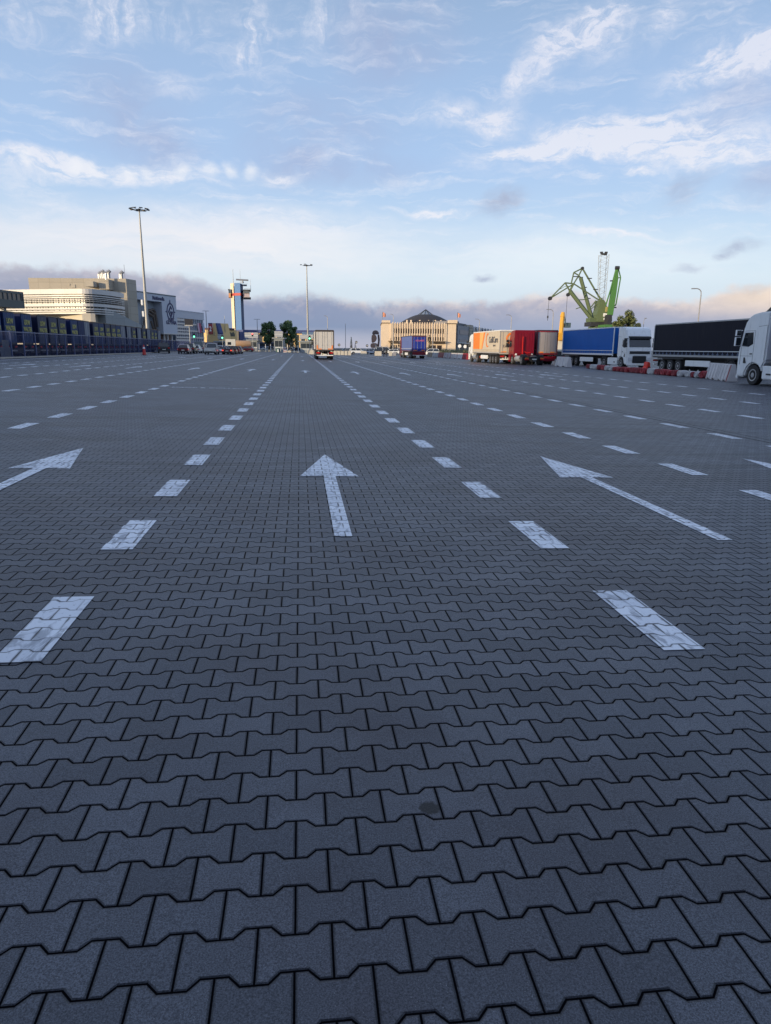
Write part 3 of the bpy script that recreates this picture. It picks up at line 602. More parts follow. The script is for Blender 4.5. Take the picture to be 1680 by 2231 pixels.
# 8. refrigerated lorry in the centre
t8 = empty('parked_truck', (2.2+1.27, 113.5, ground(3)), 'white refrigerated truck seen from behind in the middle of the yard', 'truck')
BOXW = mat('box_white', (.50, .49, .47), .45, var=.06, dirt=.35)
trailer(t8, -15.0, -1.6, BOXW, BOXW, rail=mat('brown_frame', (.045, .038, .036), .5), roof=mat('brown_frame'), reefer=True, curtain_marks=False, skirtbox=False); tractor(t8, WHITEP, False, 3.8, rearlamps=False)
for s in (-1, 1):
    b = MB(); b.box(s*1.02-.1, s*1.02+.1, -15.07, -15.04, 1.45, 1.95); b.build('orange_marker', ORL, t8)

# ------------------------------------------------------------------ cars
def car(name, label, cat, px, Z, rz, paint, kind='hatch', lit=False, x=None, y=None, bike=False, group=None):
    p = on(px, Z) if x is None else Vector((x, y, ground(x)))
    r = empty(name, p, label, cat, rz, group)
    L, Wd, H, wr = {'hatch': (4.1, 1.76, 1.5, .32), 'suv': (4.5, 1.86, 1.72, .36), 'estate': (4.7, 1.8, 1.48, .33), 'van': (5.2, 1.95, 2.15, .35), 'pickup': (5.3, 1.92, 1.85, .40)}[kind]
    h = L/2; w2 = Wd/2; zb = .24; belt = {'hatch': .93, 'suv': 1.06, 'estate': .90, 'van': 1.15, 'pickup': 1.12}[kind]
    ax = (h-.82, -h+.80)
    prof = [(-h, .45), (-h+.02, belt-.12), (-h+.12, belt), (h*.42, belt+.01), (h-.25, belt-.16), (h-.02, belt-.34), (h, .42), (h-.1, zb)]
    for a in (ax[0], ax[1]):
        for k in range(7): q = R(10+26.7*k); prof.append((a+(wr+.07)*math.cos(q), wr+(wr+.05)*math.sin(q)-.02))
    prof.append((-h+.1, zb))
    b = MB(); b.prism(prof, -w2, w2); b.build('body', paint, r, bevel=.06)
    g = {'hatch': (-h+.10, -h+.55, h*.05, h*.48), 'suv': (-h+.06, -h+.38, h*.08, h*.46), 'estate': (-h+.08, -h+.50, h*.05, h*.46), 'van': (-h+.05, -h+.15, h*.45, h*.80), 'pickup': (-h*.15, -h*.06, h*.22, h*.52)}[kind]
    def loop(y0, y1, xx, z): return [(-xx, y0, z), (xx, y0, z), (xx, y1, z), (-xx, y1, z)]
    b = MB(); b.hexa(loop(g[0], g[3], w2-.05, belt-.02)+loop(g[1], g[2], w2-.24, H-.05)); b.build('window', GLASS, r, bevel=.02)
    b = MB(); b.hexa(loop(g[1]-.03, g[2]+.04, w2-.22, H-.06)+loop(g[1]+.05, g[2]-.1, w2-.28, H)); b.build('roof', paint, r, bevel=.02)
    b = MB()
    for s in (-1, 1):
        for (ya, yb) in ((g[0], g[1]), (g[3], g[2]), ((g[0]+g[3])/2-.05, (g[1]+g[2])/2-.05)):
            b.tube((s*(w2-.05), ya, belt-.02), (s*(w2-.235), yb, H-.05), .035, n=5)
    b.build('pillar', paint, r)
    for s in (-1, 1):
        for a in ax: wheel(r, s*(w2-.10), a, wr, .21, s)
        b = MB(); b.box(s*(w2-.17)-.16, s*(w2-.17)+.16, -h-.012, -h+.06, belt-.30, belt-.12); b.build('tail_light', REDON if lit else REDL, r, bevel=.02)
        b = MB(); b.box(s*(w2-.24)-.17, s*(w2-.24)+.17, h-.10, h+.01, belt-.44, belt-.30); b.build('headlight', LAMPW, r, bevel=.02)
        b = MB(); b.box(s*(w2+.09)-.09, s*(w2+.09)+.09, g[3]-.32, g[3]-.18, belt, belt+.14); b.build('wing_mirror', paint, r, bevel=.03)
    b = MB(); b.box(-w2+.08, w2-.08, -h-.05, -h+.05, .30, .52); b.build('bumper', DARKP, r, bevel=.03)
    b = MB(); b.box(-.26, .26, -h-.06, -h-.045, .56, .67); b.build('number_plate', PLATE, r)
    if kind == 'pickup':
        b = MB(); b.box(-w2+.1, w2-.1, -h+.12, g[0]-.08, belt-.05, belt+.02); b.build('cargo_cover', DARKP, r)
        b = MB(); b.box(-w2+.05, w2-.05, -h-.02, -h+.02, .62, belt+.01); b.build('tailgate', paint, r, bevel=.02)
    if bike:
        q = empty('bicycle', p, 'bicycle carried on the rear rack of the maroon car', 'bicycle', rz)
        for xx in (-.5, .52):
            b = MB()
            for k in range(20): a0, a1 = k*.314, (k+1)*.314; b.tube((xx+.33*math.cos(a0), -h-.2, 1.05+.33*math.sin(a0)), (xx+.33*math.cos(a1), -h-.2, 1.05+.33*math.sin(a1)), .02, n=5)
            b.build('wheel', BLK, q)
        b = MB(); b.path([(-.5, -h-.2, 1.05), (-.32, -h-.2, 1.5), (.18, -h-.2, 1.48), (-.02, -h-.2, 1.05), (-.32, -h-.2, 1.5)], .022); b.path([(-.02, -h-.2, 1.05), (.52, -h-.2, 1.05), (.18, -h-.2, 1.48)], .018); b.build('frame', WHITEP, q)
        b = MB(); b.path([(-.34, -h-.2, 1.5), (-.4, -h-.2, 1.62), (-.3, -h-.3, 1.62)], .018); b.build('handlebar', BLK, q)
        b = MB(); b.box(.1, .3, -h-.25, -h-.15, 1.55, 1.6); b.build('saddle', BLK, q)
    return r
BLKC = mat('black_car_paint', (.012, .013, .018), .25, coat=.5); PINKW = mat('pinkish_white_paint', (.55, .45, .46), .3, coat=.3); MAROON = mat('maroon_paint', (.12, .012, .015), .3, coat=.4)
BLUEC = mat('pale_blue_car_paint', (.22, .29, .42), .3, coat=.4); GREYC = mat('grey_car_paint', (.14, .15, .17), .3, coat=.4); NAVYC = mat('navy_car_paint', (.02, .035, .09), .3, coat=.4)
car('parked_car', 'black off-road car beside the blue fence', 'car', 357, 118, R(12), BLKC, 'suv')
car('parked_car', 'white car with maroon tailgate and glowing tail lights, rearmost of the left queue', 'car', 403, 118, 0, PINKW, 'hatch', True)
b0 = on(403, 118)
b = MB(); b.box(-.84, .84, -2.09, -2.05, .5, .98); rr = [o for o in D.objects if o.get('label', '').startswith('white car with maroon')][0]; b.build('tailgate', MAROON, rr)
qc = [('black', BLKC, 'suv'), ('white', WHITEP, 'hatch'), ('dark grey', GREYC, 'van'), ('black', BLKC, 'suv'), ('silver', SLV, 'estate'), ('navy', NAVYC, 'hatch')]
for i, (cn, pm, kd) in enumerate(qc):
    car('parked_car', '%s %s queuing, %s ahead of the car with glowing lights' % (cn, {'suv': 'off-road car', 'hatch': 'hatchback', 'van': 'van', 'estate': 'estate car'}[kd], ORD[i]), 'van' if kd == 'van' else 'car', 0, 0, 0, pm, kd, x=b0.x+.1*(i % 2), y=b0.y+6.2*(i+1), group='cars queuing at the left')
pk = car('pickup_truck', 'white pickup truck with its tailgate to the camera', 'pickup truck', 462, 119, 0, mat('pearl_white_paint', (.62, .60, .56), .3, coat=.4), 'pickup')
vp = on(478, 122); car('parked_car', 'white hatchback hidden behind the right side of the pickup', 'car', 479, 128, 0, WHITEP, 'hatch')
car('parked_car', 'maroon car with a bicycle on its rear rack', 'car', 497, 124, 0, MAROON, 'hatch', True, bike=True)
mb0 = on(497, 124)
for i, (cn, pm, kd) in enumerate([('black hatchback', BLKC, 'hatch'), ('red hatchback', REDP, 'hatch'), ('silver estate car', SLV, 'estate')]):
    car('parked_car', cn+' in the queue ahead of the maroon car', 'car', 0, 0, 0, pm, kd, x=mb0.x+.1, y=mb0.y+6.3*(i+1), group='cars queuing ahead of the maroon car')
car('parked_car', 'dark red car waiting in front of the orange tank', 'car', 535, 190, R(80), REDP, 'estate')
# motorhome
mh = empty('motorhome', on(503, 170), 'cream motorhome parked left of the tower foot', 'motorhome', R(6))
b = MB(); b.prism([(-3.2, .5), (-3.2, 3.0), (2.0, 3.05), (3.0, 2.6), (3.05, 2.0), (2.3, 1.9), (3.2, 1.1), (3.25, .5)], -1.15, 1.15); b.build('body', mat('motorhome_cream', (.55, .54, .50), .4), mh, bevel=.06)
b = MB(); b.box(-.7, .1, -3.23, -3.19, 1.7, 2.35); b.build('window', GLASS, mh)
b = MB(); b.box(1.14, 1.17, -1.5, -.3, 1.5, 2.1); b.box(1.14, 1.17, .2, 1.0, 1.5, 2.1); b.build('window', GLASS, mh)
for s in (-1, 1):
    for yy in (-1.9, 2.2): wheel(mh, s*1.0, yy, .34, .22, s)
    b = MB(); b.box(s*.95-.08, s*.95+.08, -3.24, -3.19, .9, 1.2); b.build('tail_light', REDL, mh)
# tank trailer
tk = empty('tank_trailer', on(525, 205), 'orange-brown cylindrical tank parked by the tower foot', 'tank', R(-70))
b = MB(); b.lathe([(.3, -3.1), (.95, -2.9), (1.05, -2.6), (1.05, 2.6), (.95, 2.9), (.3, 3.1)], 20, (0, 0, 0), 'x'); b.v = [(p[1], p[0], p[2]+2.0) for p in b.v]; tko = b.build('tank', mat('ochre_tank', (.52, .30, .15), .5, dirt=.3), tk, smooth=True)
b = MB(); b.box(-.5, .5, -3.0, 3.0, .8, 1.0); b.build('chassis', CHASSIS, tk)
for s in (-1, 1):
    for yy in (-2.0, -.8, 2.0): wheel(tk, s*.9, yy, .48, .3, s)
# car park in the distance
far = [(585, 244, 'estate', SLV, 82, 'silver estate car between the first two booths'), (578, 262, 'hatch', WHITEP, 70, 'white hatchback behind the silver estate between the booths'), (628, 242, 'hatch', WHITEP, 75, 'white hatchback right of the middle booth'), (641, 260, 'estate', GREYC, 80, 'grey estate car right of the middle booth'), (648, 238, 'hatch', NAVYC, 60, 'navy hatchback beside the grey booth'),
       (733, 205, 'estate', BLKC, 65, 'black estate car just right of the centre truck'), (744, 214, 'hatch', GREYC, 70, 'dark grey car behind the long concrete block'), (757, 210, 'estate', SLV, 75, 'silver estate car left of the white off-road car'), (752, 226, 'suv', WHITEP, 75, 'white off-road car behind the silver estate'),
       (780, 194, 'suv', WHITEP, -82, 'white off-road car in side view between two concrete blocks'), (805, 202, 'hatch', BLUEC, -60, 'pale blue hatchback right of the white off-road car'), (800, 216, 'estate', GREYC, -70, 'grey estate car behind the pale blue hatchback'), (826, 214, 'hatch', BLKC, -75, 'black hatchback under the brown sculpture'), (835, 226, 'van', WHITEP, -80, 'white van parked behind the walking people'),
       (852, 206, 'estate', WHITEP, 85, 'white estate car right of the walking people'), (862, 216, 'hatch', SLV, 80, 'silver hatchback near the left side of the blue truck'), (937, 165, 'suv', WHITEP, 80, 'white off-road car right of the blue truck')]
for px, Z, kd, pm, rz, lb in far: car('parked_car', lb, 'car', px, Z, R(rz), pm, kd)
bs = empty('bus', on(578, 285), 'dark blue coach behind the booths', 'bus', R(86))
b = MB(); b.prism([(-5.5, .4), (-5.5, 3.2), (4.4, 3.3), (5.2, 2.7), (5.6, 1.3), (5.6, .4)], -1.25, 1.25); b.build('body', NAVYC, bs, bevel=.1)
b = MB(); b.box(-1.265, 1.265, -5.2, 4.4, 1.7, 2.8); b.build('window', GLASS, bs)
b = MB(); b.prism([(4.3, 3.36), (5.28, 2.72), (5.68, 1.3), (5.6, 1.28), (5.2, 2.66), (4.3, 3.28)], -1.28, 1.28); b.build('white_trim', WHITEP, bs)
for s in (-1, 1):
    for yy in (-3.2, 3.4): wheel(bs, s*1.1, yy, .48, .3, s)

# ------------------------------------------------------------------ fence and the row of blue trailers behind it
FX = -24.3; BLUEF = mat('blue_fence_wire', (.010, .024, .10), .5); BLUEP = mat('blue_fence_post', (.07, .10, .22), .45); gz = ground(FX)
fe = empty('mesh_fence', (FX, 40, gz), 'long blue wire mesh fence on the left edge of the yard', 'fence')
y = 52.0; FY = []
while y < 215: FY.append(y); y += 2.8
for y in FY:
    b = MB(); b.box(-.05, .05, -.05, .05, 0, 2.28); b.box(-.1, .1, -.1, .1, 0, .04); o = b.build('post', BLUEP, fe); o.location = (0, y-40, 0)
for y in FY[:-1]:
    b = MB(); k = .05
    while k < 2.78:
        b.box(-.004, .004, k, k+.010, .1, 2.2); k += .075
    for z in (.12, .7, 1.3, 1.9, 2.18): b.box(-.008, .008, .04, 2.76, z, z+.012)
    if y == FY[0]:
        pan = b.build('mesh_panel', BLUEF, fe); o = pan; b = MB(); b.box(-.028, .028, -.02, 2.82, 2.16, 2.215); rl = b.build('top_rail', mat('fence_rail', (.16, .19, .30), .4), pan)
    else: o = pan.copy(); COL.objects.link(o); q = rl.copy(); COL.objects.link(q); q.parent = o
    o.parent = fe; o.location = (0, y-40, 0)
b = MB(); b.box(FX-.12, FX+.1, 50, 215, gz-.05, gz+.12); tag(b.build('kerb', CONC), 'low concrete kerb under the blue fence', 'kerb', None, 'structure')
YEL = mat('yellow_lettering', (.34, .33, .07), .5)
def lkw(colr, doorcol, nm, yellow=True):
    r = empty('blue_trailer', (0, 0, 0), '', 'trailer', R(90))
    # built facing +y with the rear end at y=0 ; rotated so that the rear looks at the yard
    side = fabric(nm+'_side', colr); door = fabric(nm+'_doors', doorcol); rail = mat('trailer_rail_blue', (.03, .06, .16), .5); hw = 1.25
    b = MB(); b.box(-hw, hw, .05, 13.5, 1.35, 3.95); b.build('curtain', side, r)
    b = MB(); b.box(-hw-.01, hw+.01, 0, 13.5, 3.9, 4.0); b.build('roof', BLK, r)
    for s in (-1, 1):
        d = MB(); d.box(min(s*.012, s*1.2), max(s*.012, s*1.2), -.03, .04, 1.3, 3.85); o = d.build('rear_door', door, r, bevel=.012)
        d = MB()
        for q in (.4, .85): d.tube((s*q, -.05, 1.25), (s*q, -.05, 3.85), .018, n=5); d.box(s*q-.07, s*q+.07, -.08, -.03, 1.9, 2.3)
        d.build('lock_rod', mat('trailer_fitting', (.10, .12, .18), .5, .3), o)
        d = MB(); d.box(s*.9-.22, s*.9+.22, -.04, .02, .85, 1.0); d.build('tail_light', REDL, r)
        for yy in (1.6, 2.9, 4.2): wheel(r, s*1.04, yy, .5, .36, s)
    d = MB(); d.box(-hw, hw, -.02, .06, 1.12, 1.28); d.box(-.5, -.38, .3, 12, .86, 1.14); d.box(.38, .5, .3, 12, .86, 1.14); d.box(-1.15, 1.15, 5.2, 12.4, .35, 1.1); d.box(-1.2, 1.2, .9, .96, .3, 1.1); d.build('chassis', CHASSIS, r)  # wide dark boxes added to the chassis block the sunlit gap beneath
    d = MB(); d.box(-1.1, 1.1, -.03, .05, .52, .64); d.build('underrun_bar', mat('dull_bar', (.20, .21, .24), .6), r)
    if yellow:
        text('LKW', .62, 'lettering', YEL, r, (0, -.06, 3.15), (R(90), 0, 0), bold=.03, depth=.006, sx=1.05)
        text('WALTER', .56, 'lettering', YEL, r, (0, -.06, 2.52), (R(90), 0, 0), bold=.03, depth=.006, sx=.92)
    return r
prA = lkw((.008, .016, .07), (.03, .06, .15), 'blue_trailer'); prB = lkw((.007, .012, .04), (.075, .085, .12), 'faded_blue_trailer'); prC = lkw((.008, .012, .05), (.24, .26, .30), 'white_door_trailer', False)
prD = lkw((.008, .012, .05), (.012, .028, .10), 'plain_blue_trailer', False)
spots = [(-3, 'A'), (27, 'A'), (65, 'A'), (96, 'B'), (121, 'B'), (141, 'B'), (164, 'A'), (179, 'D'), (195, 'C'), (214, 'B'), (224, 'A'), (233, 'B'), (252, 'B'), (261, 'A'), (270, 'C'), (280, 'C'), (295, 'B'), (305.5, 'C'), (317, 'B'), (326, 'C'), (334.5, 'B'), (342.5, 'A'), (349.5, 'C')]
used_pr = set(); ly = -99
for i, (px, k) in enumerate(spots):
    d = ray(px, 740); tt = (-25.6)/d.x; yy = d.y*tt; yy = max(yy, ly+2.75); ly = yy
    pr = {'A': prA, 'B': prB, 'C': prC, 'D': prD}[k]
    lab = {'A': 'blue trailer end with yellow lettering behind the blue fence', 'B': 'faded grey-blue trailer end with pale yellow lettering behind the fence', 'C': 'white-doored trailer end behind the blue fence', 'D': 'plain blue trailer end without lettering behind the blue fence'}[k]
    lab += ', %s along the row' % ORD[i]
    if k not in used_pr: o = pr; used_pr.add(k)
    else: o = copy_tree(pr)
    o.location = (-25.6-random.uniform(0, .25), yy, ground(-25.6)); o['label'] = lab; o['group'] = 'trailers backed up to the blue fence'
# grey cabinet and cone
cb = empty('utility_cabinet', (FX-.4, 63.2, gz), 'grey utility cabinet beside the first fence posts', 'cabinet')
b = MB(); b.box(-.15, .15, -.9, .5, 0, .9); b.box(-.12, .12, -.5, .3, .9, 1.5); b.build('housing', mat('cabinet_grey', (.10, .12, .14), .5), cb, bevel=.02)
b = MB(); b.box(.15, .16, -.8, .4, .1, .82); b.build('door', mat('cabinet_grey2', (.08, .10, .12), .5), cb)
def cone(px, Z, s, label):
    c = empty('traffic_cone', on(px, Z), label, 'traffic cone')
    b = MB(); b.box(-.26*s, .26*s, -.26*s, .26*s, 0, .05*s); b.build('base', BLK, c, bevel=.01)
    b = MB(); b.lathe([(.18*s, .05*s), (.155*s, .24*s), (.09*s, .80*s), (.045*s, 1.0*s)], 18, (0, 0, 0)); b.build('body', mat('cone_red', (.50, .03, .025), .5), c, smooth=True)
    b = MB(); b.lathe([(.128*s, .62*s), (.060*s, .93*s)], 18, (0, 0, 0)); b.build('white_band', mat('cone_white', (.7, .7, .72), .5), c, smooth=True)
cone(314, 93, 1.35, 'red and white traffic cone standing alone near the fence')

# ------------------------------------------------------------------ buildings
class Fac:
    """a vertical wall plane from A to B (left to right as seen), with outward depth towards the viewer"""
    def __init__(s, A, B, zg=0.0):
        s.A = Vector((A[0], A[1], 0)); s.B = Vector((B[0], B[1], 0)); s.L = (s.B-s.A).length; s.e = (s.B-s.A)/s.L
        n = Vector((s.e.y, -s.e.x, 0)); s.n = n if n.dot(-s.A) > 0 else -n; s.zg = zg
    def uz(s, px, py):
        d = ray(px, py); t = (s.A-EYEV).dot(s.n)/d.dot(s.n); p = EYEV+d*t; return (p-s.A).dot(s.e), p.z
    def P(s, u, z, d=0.0): p = s.A+s.e*u+s.n*d; return (p.x, p.y, z)
    def box(s, b, u0, u1, z0, z1, d0, d1):
        return b.hexa([s.P(u0, z0, d0), s.P(u1, z0, d0), s.P(u1, z0, d1), s.P(u0, z0, d1), s.P(u0, z1, d0), s.P(u1, z1, d0), s.P(u1, z1, d1), s.P(u0, z1, d1)])
    def rot(s): return math.atan2(s.e.y, s.e.x)
def gz_(px, Z): return on(px, Z)
def face(pa, Za, pb, Zb): a = pt(pa, 760, Za); c = pt(pb, 760, Zb); return Fac(a, c)
def bpart(b, name, material, root, **k): return b.build(name, material, root, off=root.location, **k)
GB = ground(-40)
WGLASS = glassy('window_glass', (.035, .045, .055), .12)

# terminal: curved banded block with a rough concrete block on top
tm = empty('ferry_terminal', (*pt(150, 760, 200).xy, GB), 'pale ferry terminal with curved banded front and a concrete block on its roof', 'building')
C1 = panels('pale_concrete_cladding', (.35, .315, .26), 3.2, 2.2, .06, .8); C2 = panels('white_cladding', (.47, .46, .45), 3.0, 30, .04, .45)
HTOP = pt(150, 606, 214).z
A_, B_, C_ = pt(78, 760, 214), pt(286, 760, 214), pt(307, 760, 219)
n1 = Fac(A_, B_)
poly = [(A_.x, A_.y), (B_.x, B_.y), (C_.x, C_.y), (C_.x-8, C_.y+30), (A_.x-4, A_.y+34)]
b = MB(); b.prism(poly, GB, HTOP, 'z'); bpart(b, 'upper_block', C1, tm)
b = MB()
for (x0, y0, x1, y1) in ((150, 618, 153, 622), (158, 620, 165, 627), (204, 617, 222, 628)):
    u0, z1 = n1.uz(x0, y0); u1, z0 = n1.uz(x1, y1); n1.box(b, u0, u1, z0, z1, 0, .15 if x0 < 200 else 6)
bpart(b, 'wall_panel', panels('pale_concrete_light', (.38, .345, .29), 2.4, 2.2, .05, .8), tm)
b = MB(); u0, z1 = n1.uz(232, 611); u1, z0 = n1.uz(248, 633); n1.box(b, u0-1, u1, z0, z1, 0, 3.5); bpart(b, 'stair_head', C1, tm)
for k, px in enumerate((216, 220, 224, 228, 233, 237, 262, 265)):
    p = pt(px, 600, 224); b = MB(); z1 = pt(px, 597-2*(k % 3), 224).z; b.tube((p.x, p.y, HTOP-.5), (p.x, p.y, z1), .45, n=8); b.tube((p.x, p.y, z1), (p.x+.5, p.y, z1+.5), .55, n=8); bpart(b, 'roof_vent', GALV, tm)
p = pt(231, 600, 212); b = MB(); b.tube((p.x, p.y, GB+10), (p.x, p.y, HTOP+1.2), .35, n=8); bpart(b, 'flue_pipe', ALU, tm)
p = pt(272, 600, 224); b = MB(); b.tube((p.x, p.y, HTOP), (p.x, p.y, HTOP+5), .06, n=5); bpart(b, 'lightning_rod', GALV, tm)
# curved plan of the banded volume
plan = [pt(-30, 760, 196), pt(16, 760, 194), pt(120, 760, 190), pt(190, 760, 188)]
cc = []
P0, P1, P2 = pt(190, 760, 188), pt(232, 760, 187.5), pt(279, 760, 203)
for k in range(13): q = k/12; cc.append(P0*(1-q)**2+P1*2*q*(1-q)+P2*q*q)
front = [(p.x, p.y) for p in plan[:-1]+cc]
def inset(pl, d):
    out = []
    for i, (x, y) in enumerate(pl):
        a = pl[max(0, i-1)]; c = pl[min(len(pl)-1, i+1)]; e = Vector((c[0]-a[0], c[1]-a[1])).normalized(); n = Vector((-e.y, e.x)); out.append((x+n.x*d, y+n.y*d))
    return out
def strip(b, pl, z0, z1, th=1.0, d=0.0):
    o = inset(pl, d); q = inset(pl, d+th); k = len(o)
    vs = [(x, y, z0) for x, y in o]+[(x, y, z1) for x, y in o]+[(x, y, z0) for x, y in q]+[(x, y, z1) for x, y in q]
    fs = [(i, i+1, k+i+1, k+i) for i in range(k-1)]+[(2*k+i+1, 2*k+i, 3*k+i, 3*k+i+1) for i in range(k-1)]+[(k+i, k+i+1, 3*k+i+1, 3*k+i) for i in range(k-1)]+[(i+1, i, 2*k+i, 2*k+i+1) for i in range(k-1)]+[(0, k, 3*k, 2*k), (k-1, 3*k-1, 4*k-1, 2*k-1)]
    return b.raw(vs, fs)
def zz(py, px=150, Z=189): return pt(px, py, Z).z
b = MB(); strip(b, front, zz(682), zz(631), 12, .9); bpart(b, 'glazing', glassy('terminal_glass', (.012, .014, .018), .35), tm)
bands = [(629.5, 640.5), (643, 645.5), (648, 649.7), (652, 653.2), (656, 657), (661, 667.5), (671.5, 674.5), (677, 679.2), (682, 684)]
for i, (ya, yb) in enumerate(bands):
    b = MB(); strip(b, front, zz(yb), zz(ya), 1.0, 0); bpart(b, 'facade_band', C2, tm)
b = MB(); o = inset(front, .5); b.prism(o+[(P2.x-20, P2.y+14), (front[0][0], front[0][1]+30)], zz(632), zz(631), 'z'); bpart(b, 'flat_roof', mat('roof_felt', (.2, .19, .18), .9), tm)
b = MB()
for i in range(len(front)-1):
    a, c = Vector(front[i]), Vector(front[i+1]); m_ = max(1, int((c-a).length/1.6))
    for k in range(m_):
        q = a+(c-a)*k/m_; b.box(q.x-.06, q.x+.06, q.y+.2, q.y+.5, zz(660), zz(649)); b.box(q.x-.06, q.x+.06, q.y+.2, q.y+.5, zz(676), zz(668))
bpart(b, 'mullions', mat('mullion_grey', (.12, .13, .14), .5), tm)
lower = inset(front, 5)
b = MB(); strip(b, lower[:9], GB, zz(684), 8); bpart(b, 'ground_floor_wall', mat('cream_render', (.52, .47, .38), .8, dirt=.2), tm)
fs_ = face(236, 192, 312, 208); b = MB(); u1, z1 = fs_.uz(236, 694); u2, z2 = fs_.uz(312, 708)
b.raw([fs_.P(0, GB), fs_.P(fs_.L, GB), fs_.P(fs_.L, z2), fs_.P(0, z1+3.0), fs_.P(0, GB, -6), fs_.P(fs_.L, GB, -6), fs_.P(fs_.L, z2, -6), fs_.P(0, z1+3.0, -6)], [(0, 1, 2, 3), (5, 4, 7, 6), (3, 2, 6, 7), (0, 3, 7, 4), (1, 5, 6, 2)])
bpart(b, 'ramp_wall', panels('grey_ramp_cladding', (.24, .26, .27), 4, 3, .05, .6), tm)
# glazed skywalk on the left edge
sw = empty('skywalk', (*pt(20, 760, 150).xy, GB), 'dark glazed skywalk bridge at the left border above the trailers', 'skywalk')
f = face(-60, 142, 64, 158); ua, zt_ = f.uz(0, 631); ub, zb_ = f.uz(0, 668)
b = MB(); f.box(b, 0, f.L, zb_+.9, zt_-.5, -4.8, -.15); bpart(b, 'window', glassy('skywalk_glass', (.05, .065, .07), .1), sw)
b = MB(); f.box(b, 0, f.L, zt_-.5, zt_, -5, 0); f.box(b, 0, f.L, zb_, zb_+1.6, -5, 0); f.box(b, f.L-.3, f.L, zb_, zt_, -5, .02); bpart(b, 'frame', mat('skywalk_grey', (.075, .085, .085), .5), sw)
b = MB(); k = .8
while k < f.L: f.box(b, k, k+.12, zb_+1.6, zt_-.5, -.15, .03); k += 1.35
bpart(b, 'mullions', mat('mullion_grey'), sw)
b = MB()
for k in (f.L*.3, f.L*.75): f.box(b, k, k+.8, GB, zb_, -3, -2)
bpart(b, 'pillar', GALV, sw)
b = MB(); b.hexa([f.P(0, zb_-1.4), f.P(f.L*.62, zb_-1.4), f.P(f.L*.62, zb_-1.4, -6), f.P(0, zb_-1.4, -6), f.P(0, zb_-1.0), f.P(f.L*.62, zb_-1.0), f.P(f.L*.62, zb_-1.0, -6), f.P(0, zb_-1.0, -6)]); bpart(b, 'lower_ledge', C2, sw)

# port building with the logo
pb = empty('port_building', (*pt(345, 760, 245).xy, GB), 'grey port building with a dark blue compass logo on its projecting white block', 'building')
f = face(300, 234, 386, 257); fz = f.uz(330, 640)[1]; ftop = lambda px, py: f.uz(px, py)[1]
GREYCL = panels('grey_blue_cladding', (.30, .335, .39), 3.4, 40, .05, .5); BLUEW = mat('logo_block_white', (.40, .43, .50), .5, var=.04)
T0 = ftop(345, 642); uR = f.uz(386, 700)[0]; uL = f.uz(355, 700)[0]
b = MB(); f.box(b, 0, uR, GB, T0-.6, -18, -3.2); bpart(b, 'recessed_wall', GREYCL, pb)
b = MB(); f.box(b, 0, uR, ftop(335, 656), T0, -18.5, 0); bpart(b, 'fascia', BLUEW, pb)
zlo = ftop(360, 726)
b = MB(); f.box(b, uL, uR, zlo, ftop(335, 656), -3.3, 0); bpart(b, 'logo_block', BLUEW, pb)
b = MB(); f.box(b, 0, uR, T0, T0+.35, -18.7, .12); bpart(b, 'roof_edge', mat('roof_edge_grey', (.09, .11, .13), .5), pb)
b = MB(); f.box(b, uL+.3, uR-.2, GB, zlo-.02, -9, -3); bpart(b, 'entrance_wall', mat('brown_entrance', (.09, .04, .03), .6), pb)
for px in (362, 369, 378):
    b = MB(); u = f.uz(px, 730)[0]; f.box(b, u, u+.5, GB, zlo, -1.2, -.7); bpart(b, 'column', C2, pb)
b = MB(); f.box(b, uL-.2, uR+.2, zlo-.35, zlo, -3.3, .15); bpart(b, 'lower_trim', C2, pb)
# timber arch artwork in the recess
b = MB()
for (p_, q_) in (((316, 735), (329, 690)), ((329, 690), (333, 677)), ((333, 677), (345, 674)), ((345, 674), (349, 680)), ((349, 680), (354, 712)), ((336, 676), (348, 684)), ((333, 682), (345, 690)), ((327, 735), (333, 690)), ((345, 684), (351, 720)), ((350, 730), (340, 700))):
    u0, z0 = f.uz(*p_); u1, z1 = f.uz(*q_); b.tube(f.P(u0, z0, -2), f.P(u1, z1, -2), .42, n=6)
bpart(b, 'rusty_arch', mat('arch_brown', (.10, .075, .06), .7), pb)
INK = mat('navy_logo', (.012, .018, .09), .5)
def onfac(u, z, d): return f.P(u, z, d)
uc, zc = f.uz(371.3, 679.5); rr_ = 2.35
b = MB(); n = 40
for k in range(n):
    a0, a1 = 2*math.pi*k/n, 2*math.pi*(k+1)/n
    b.hexa([f.P(uc+r*math.cos(a)*1.0, zc+r*math.sin(a)*1.32, d) for d in (.02, .12) for (r, a) in ((rr_-.42, a0), (rr_, a0), (rr_, a1), (rr_-.42, a1))])
for k in range(4):
    q = k*math.pi/2; c_, s_ = math.cos(q), math.sin(q); b.hexa([f.P(uc+(c_*r-s_*w_), zc+(s_*r*1.32+c_*w_), d) for d in (.02, .13) for (r, w_) in ((rr_-.1, -.3), (rr_+.75, -.08), (rr_+.75, .08), (rr_-.1, .3))])
G_ = [((.75, 1.1), (.1, 1.75)), ((.1, 1.75), (-1.1, 0)), ((-1.1, 0), (.1, -1.8)), ((.1, -1.8), (1.2, -.1)), ((1.2, -.1), (.15, -.1)), ((.15, -.1), (.6, -.8))]
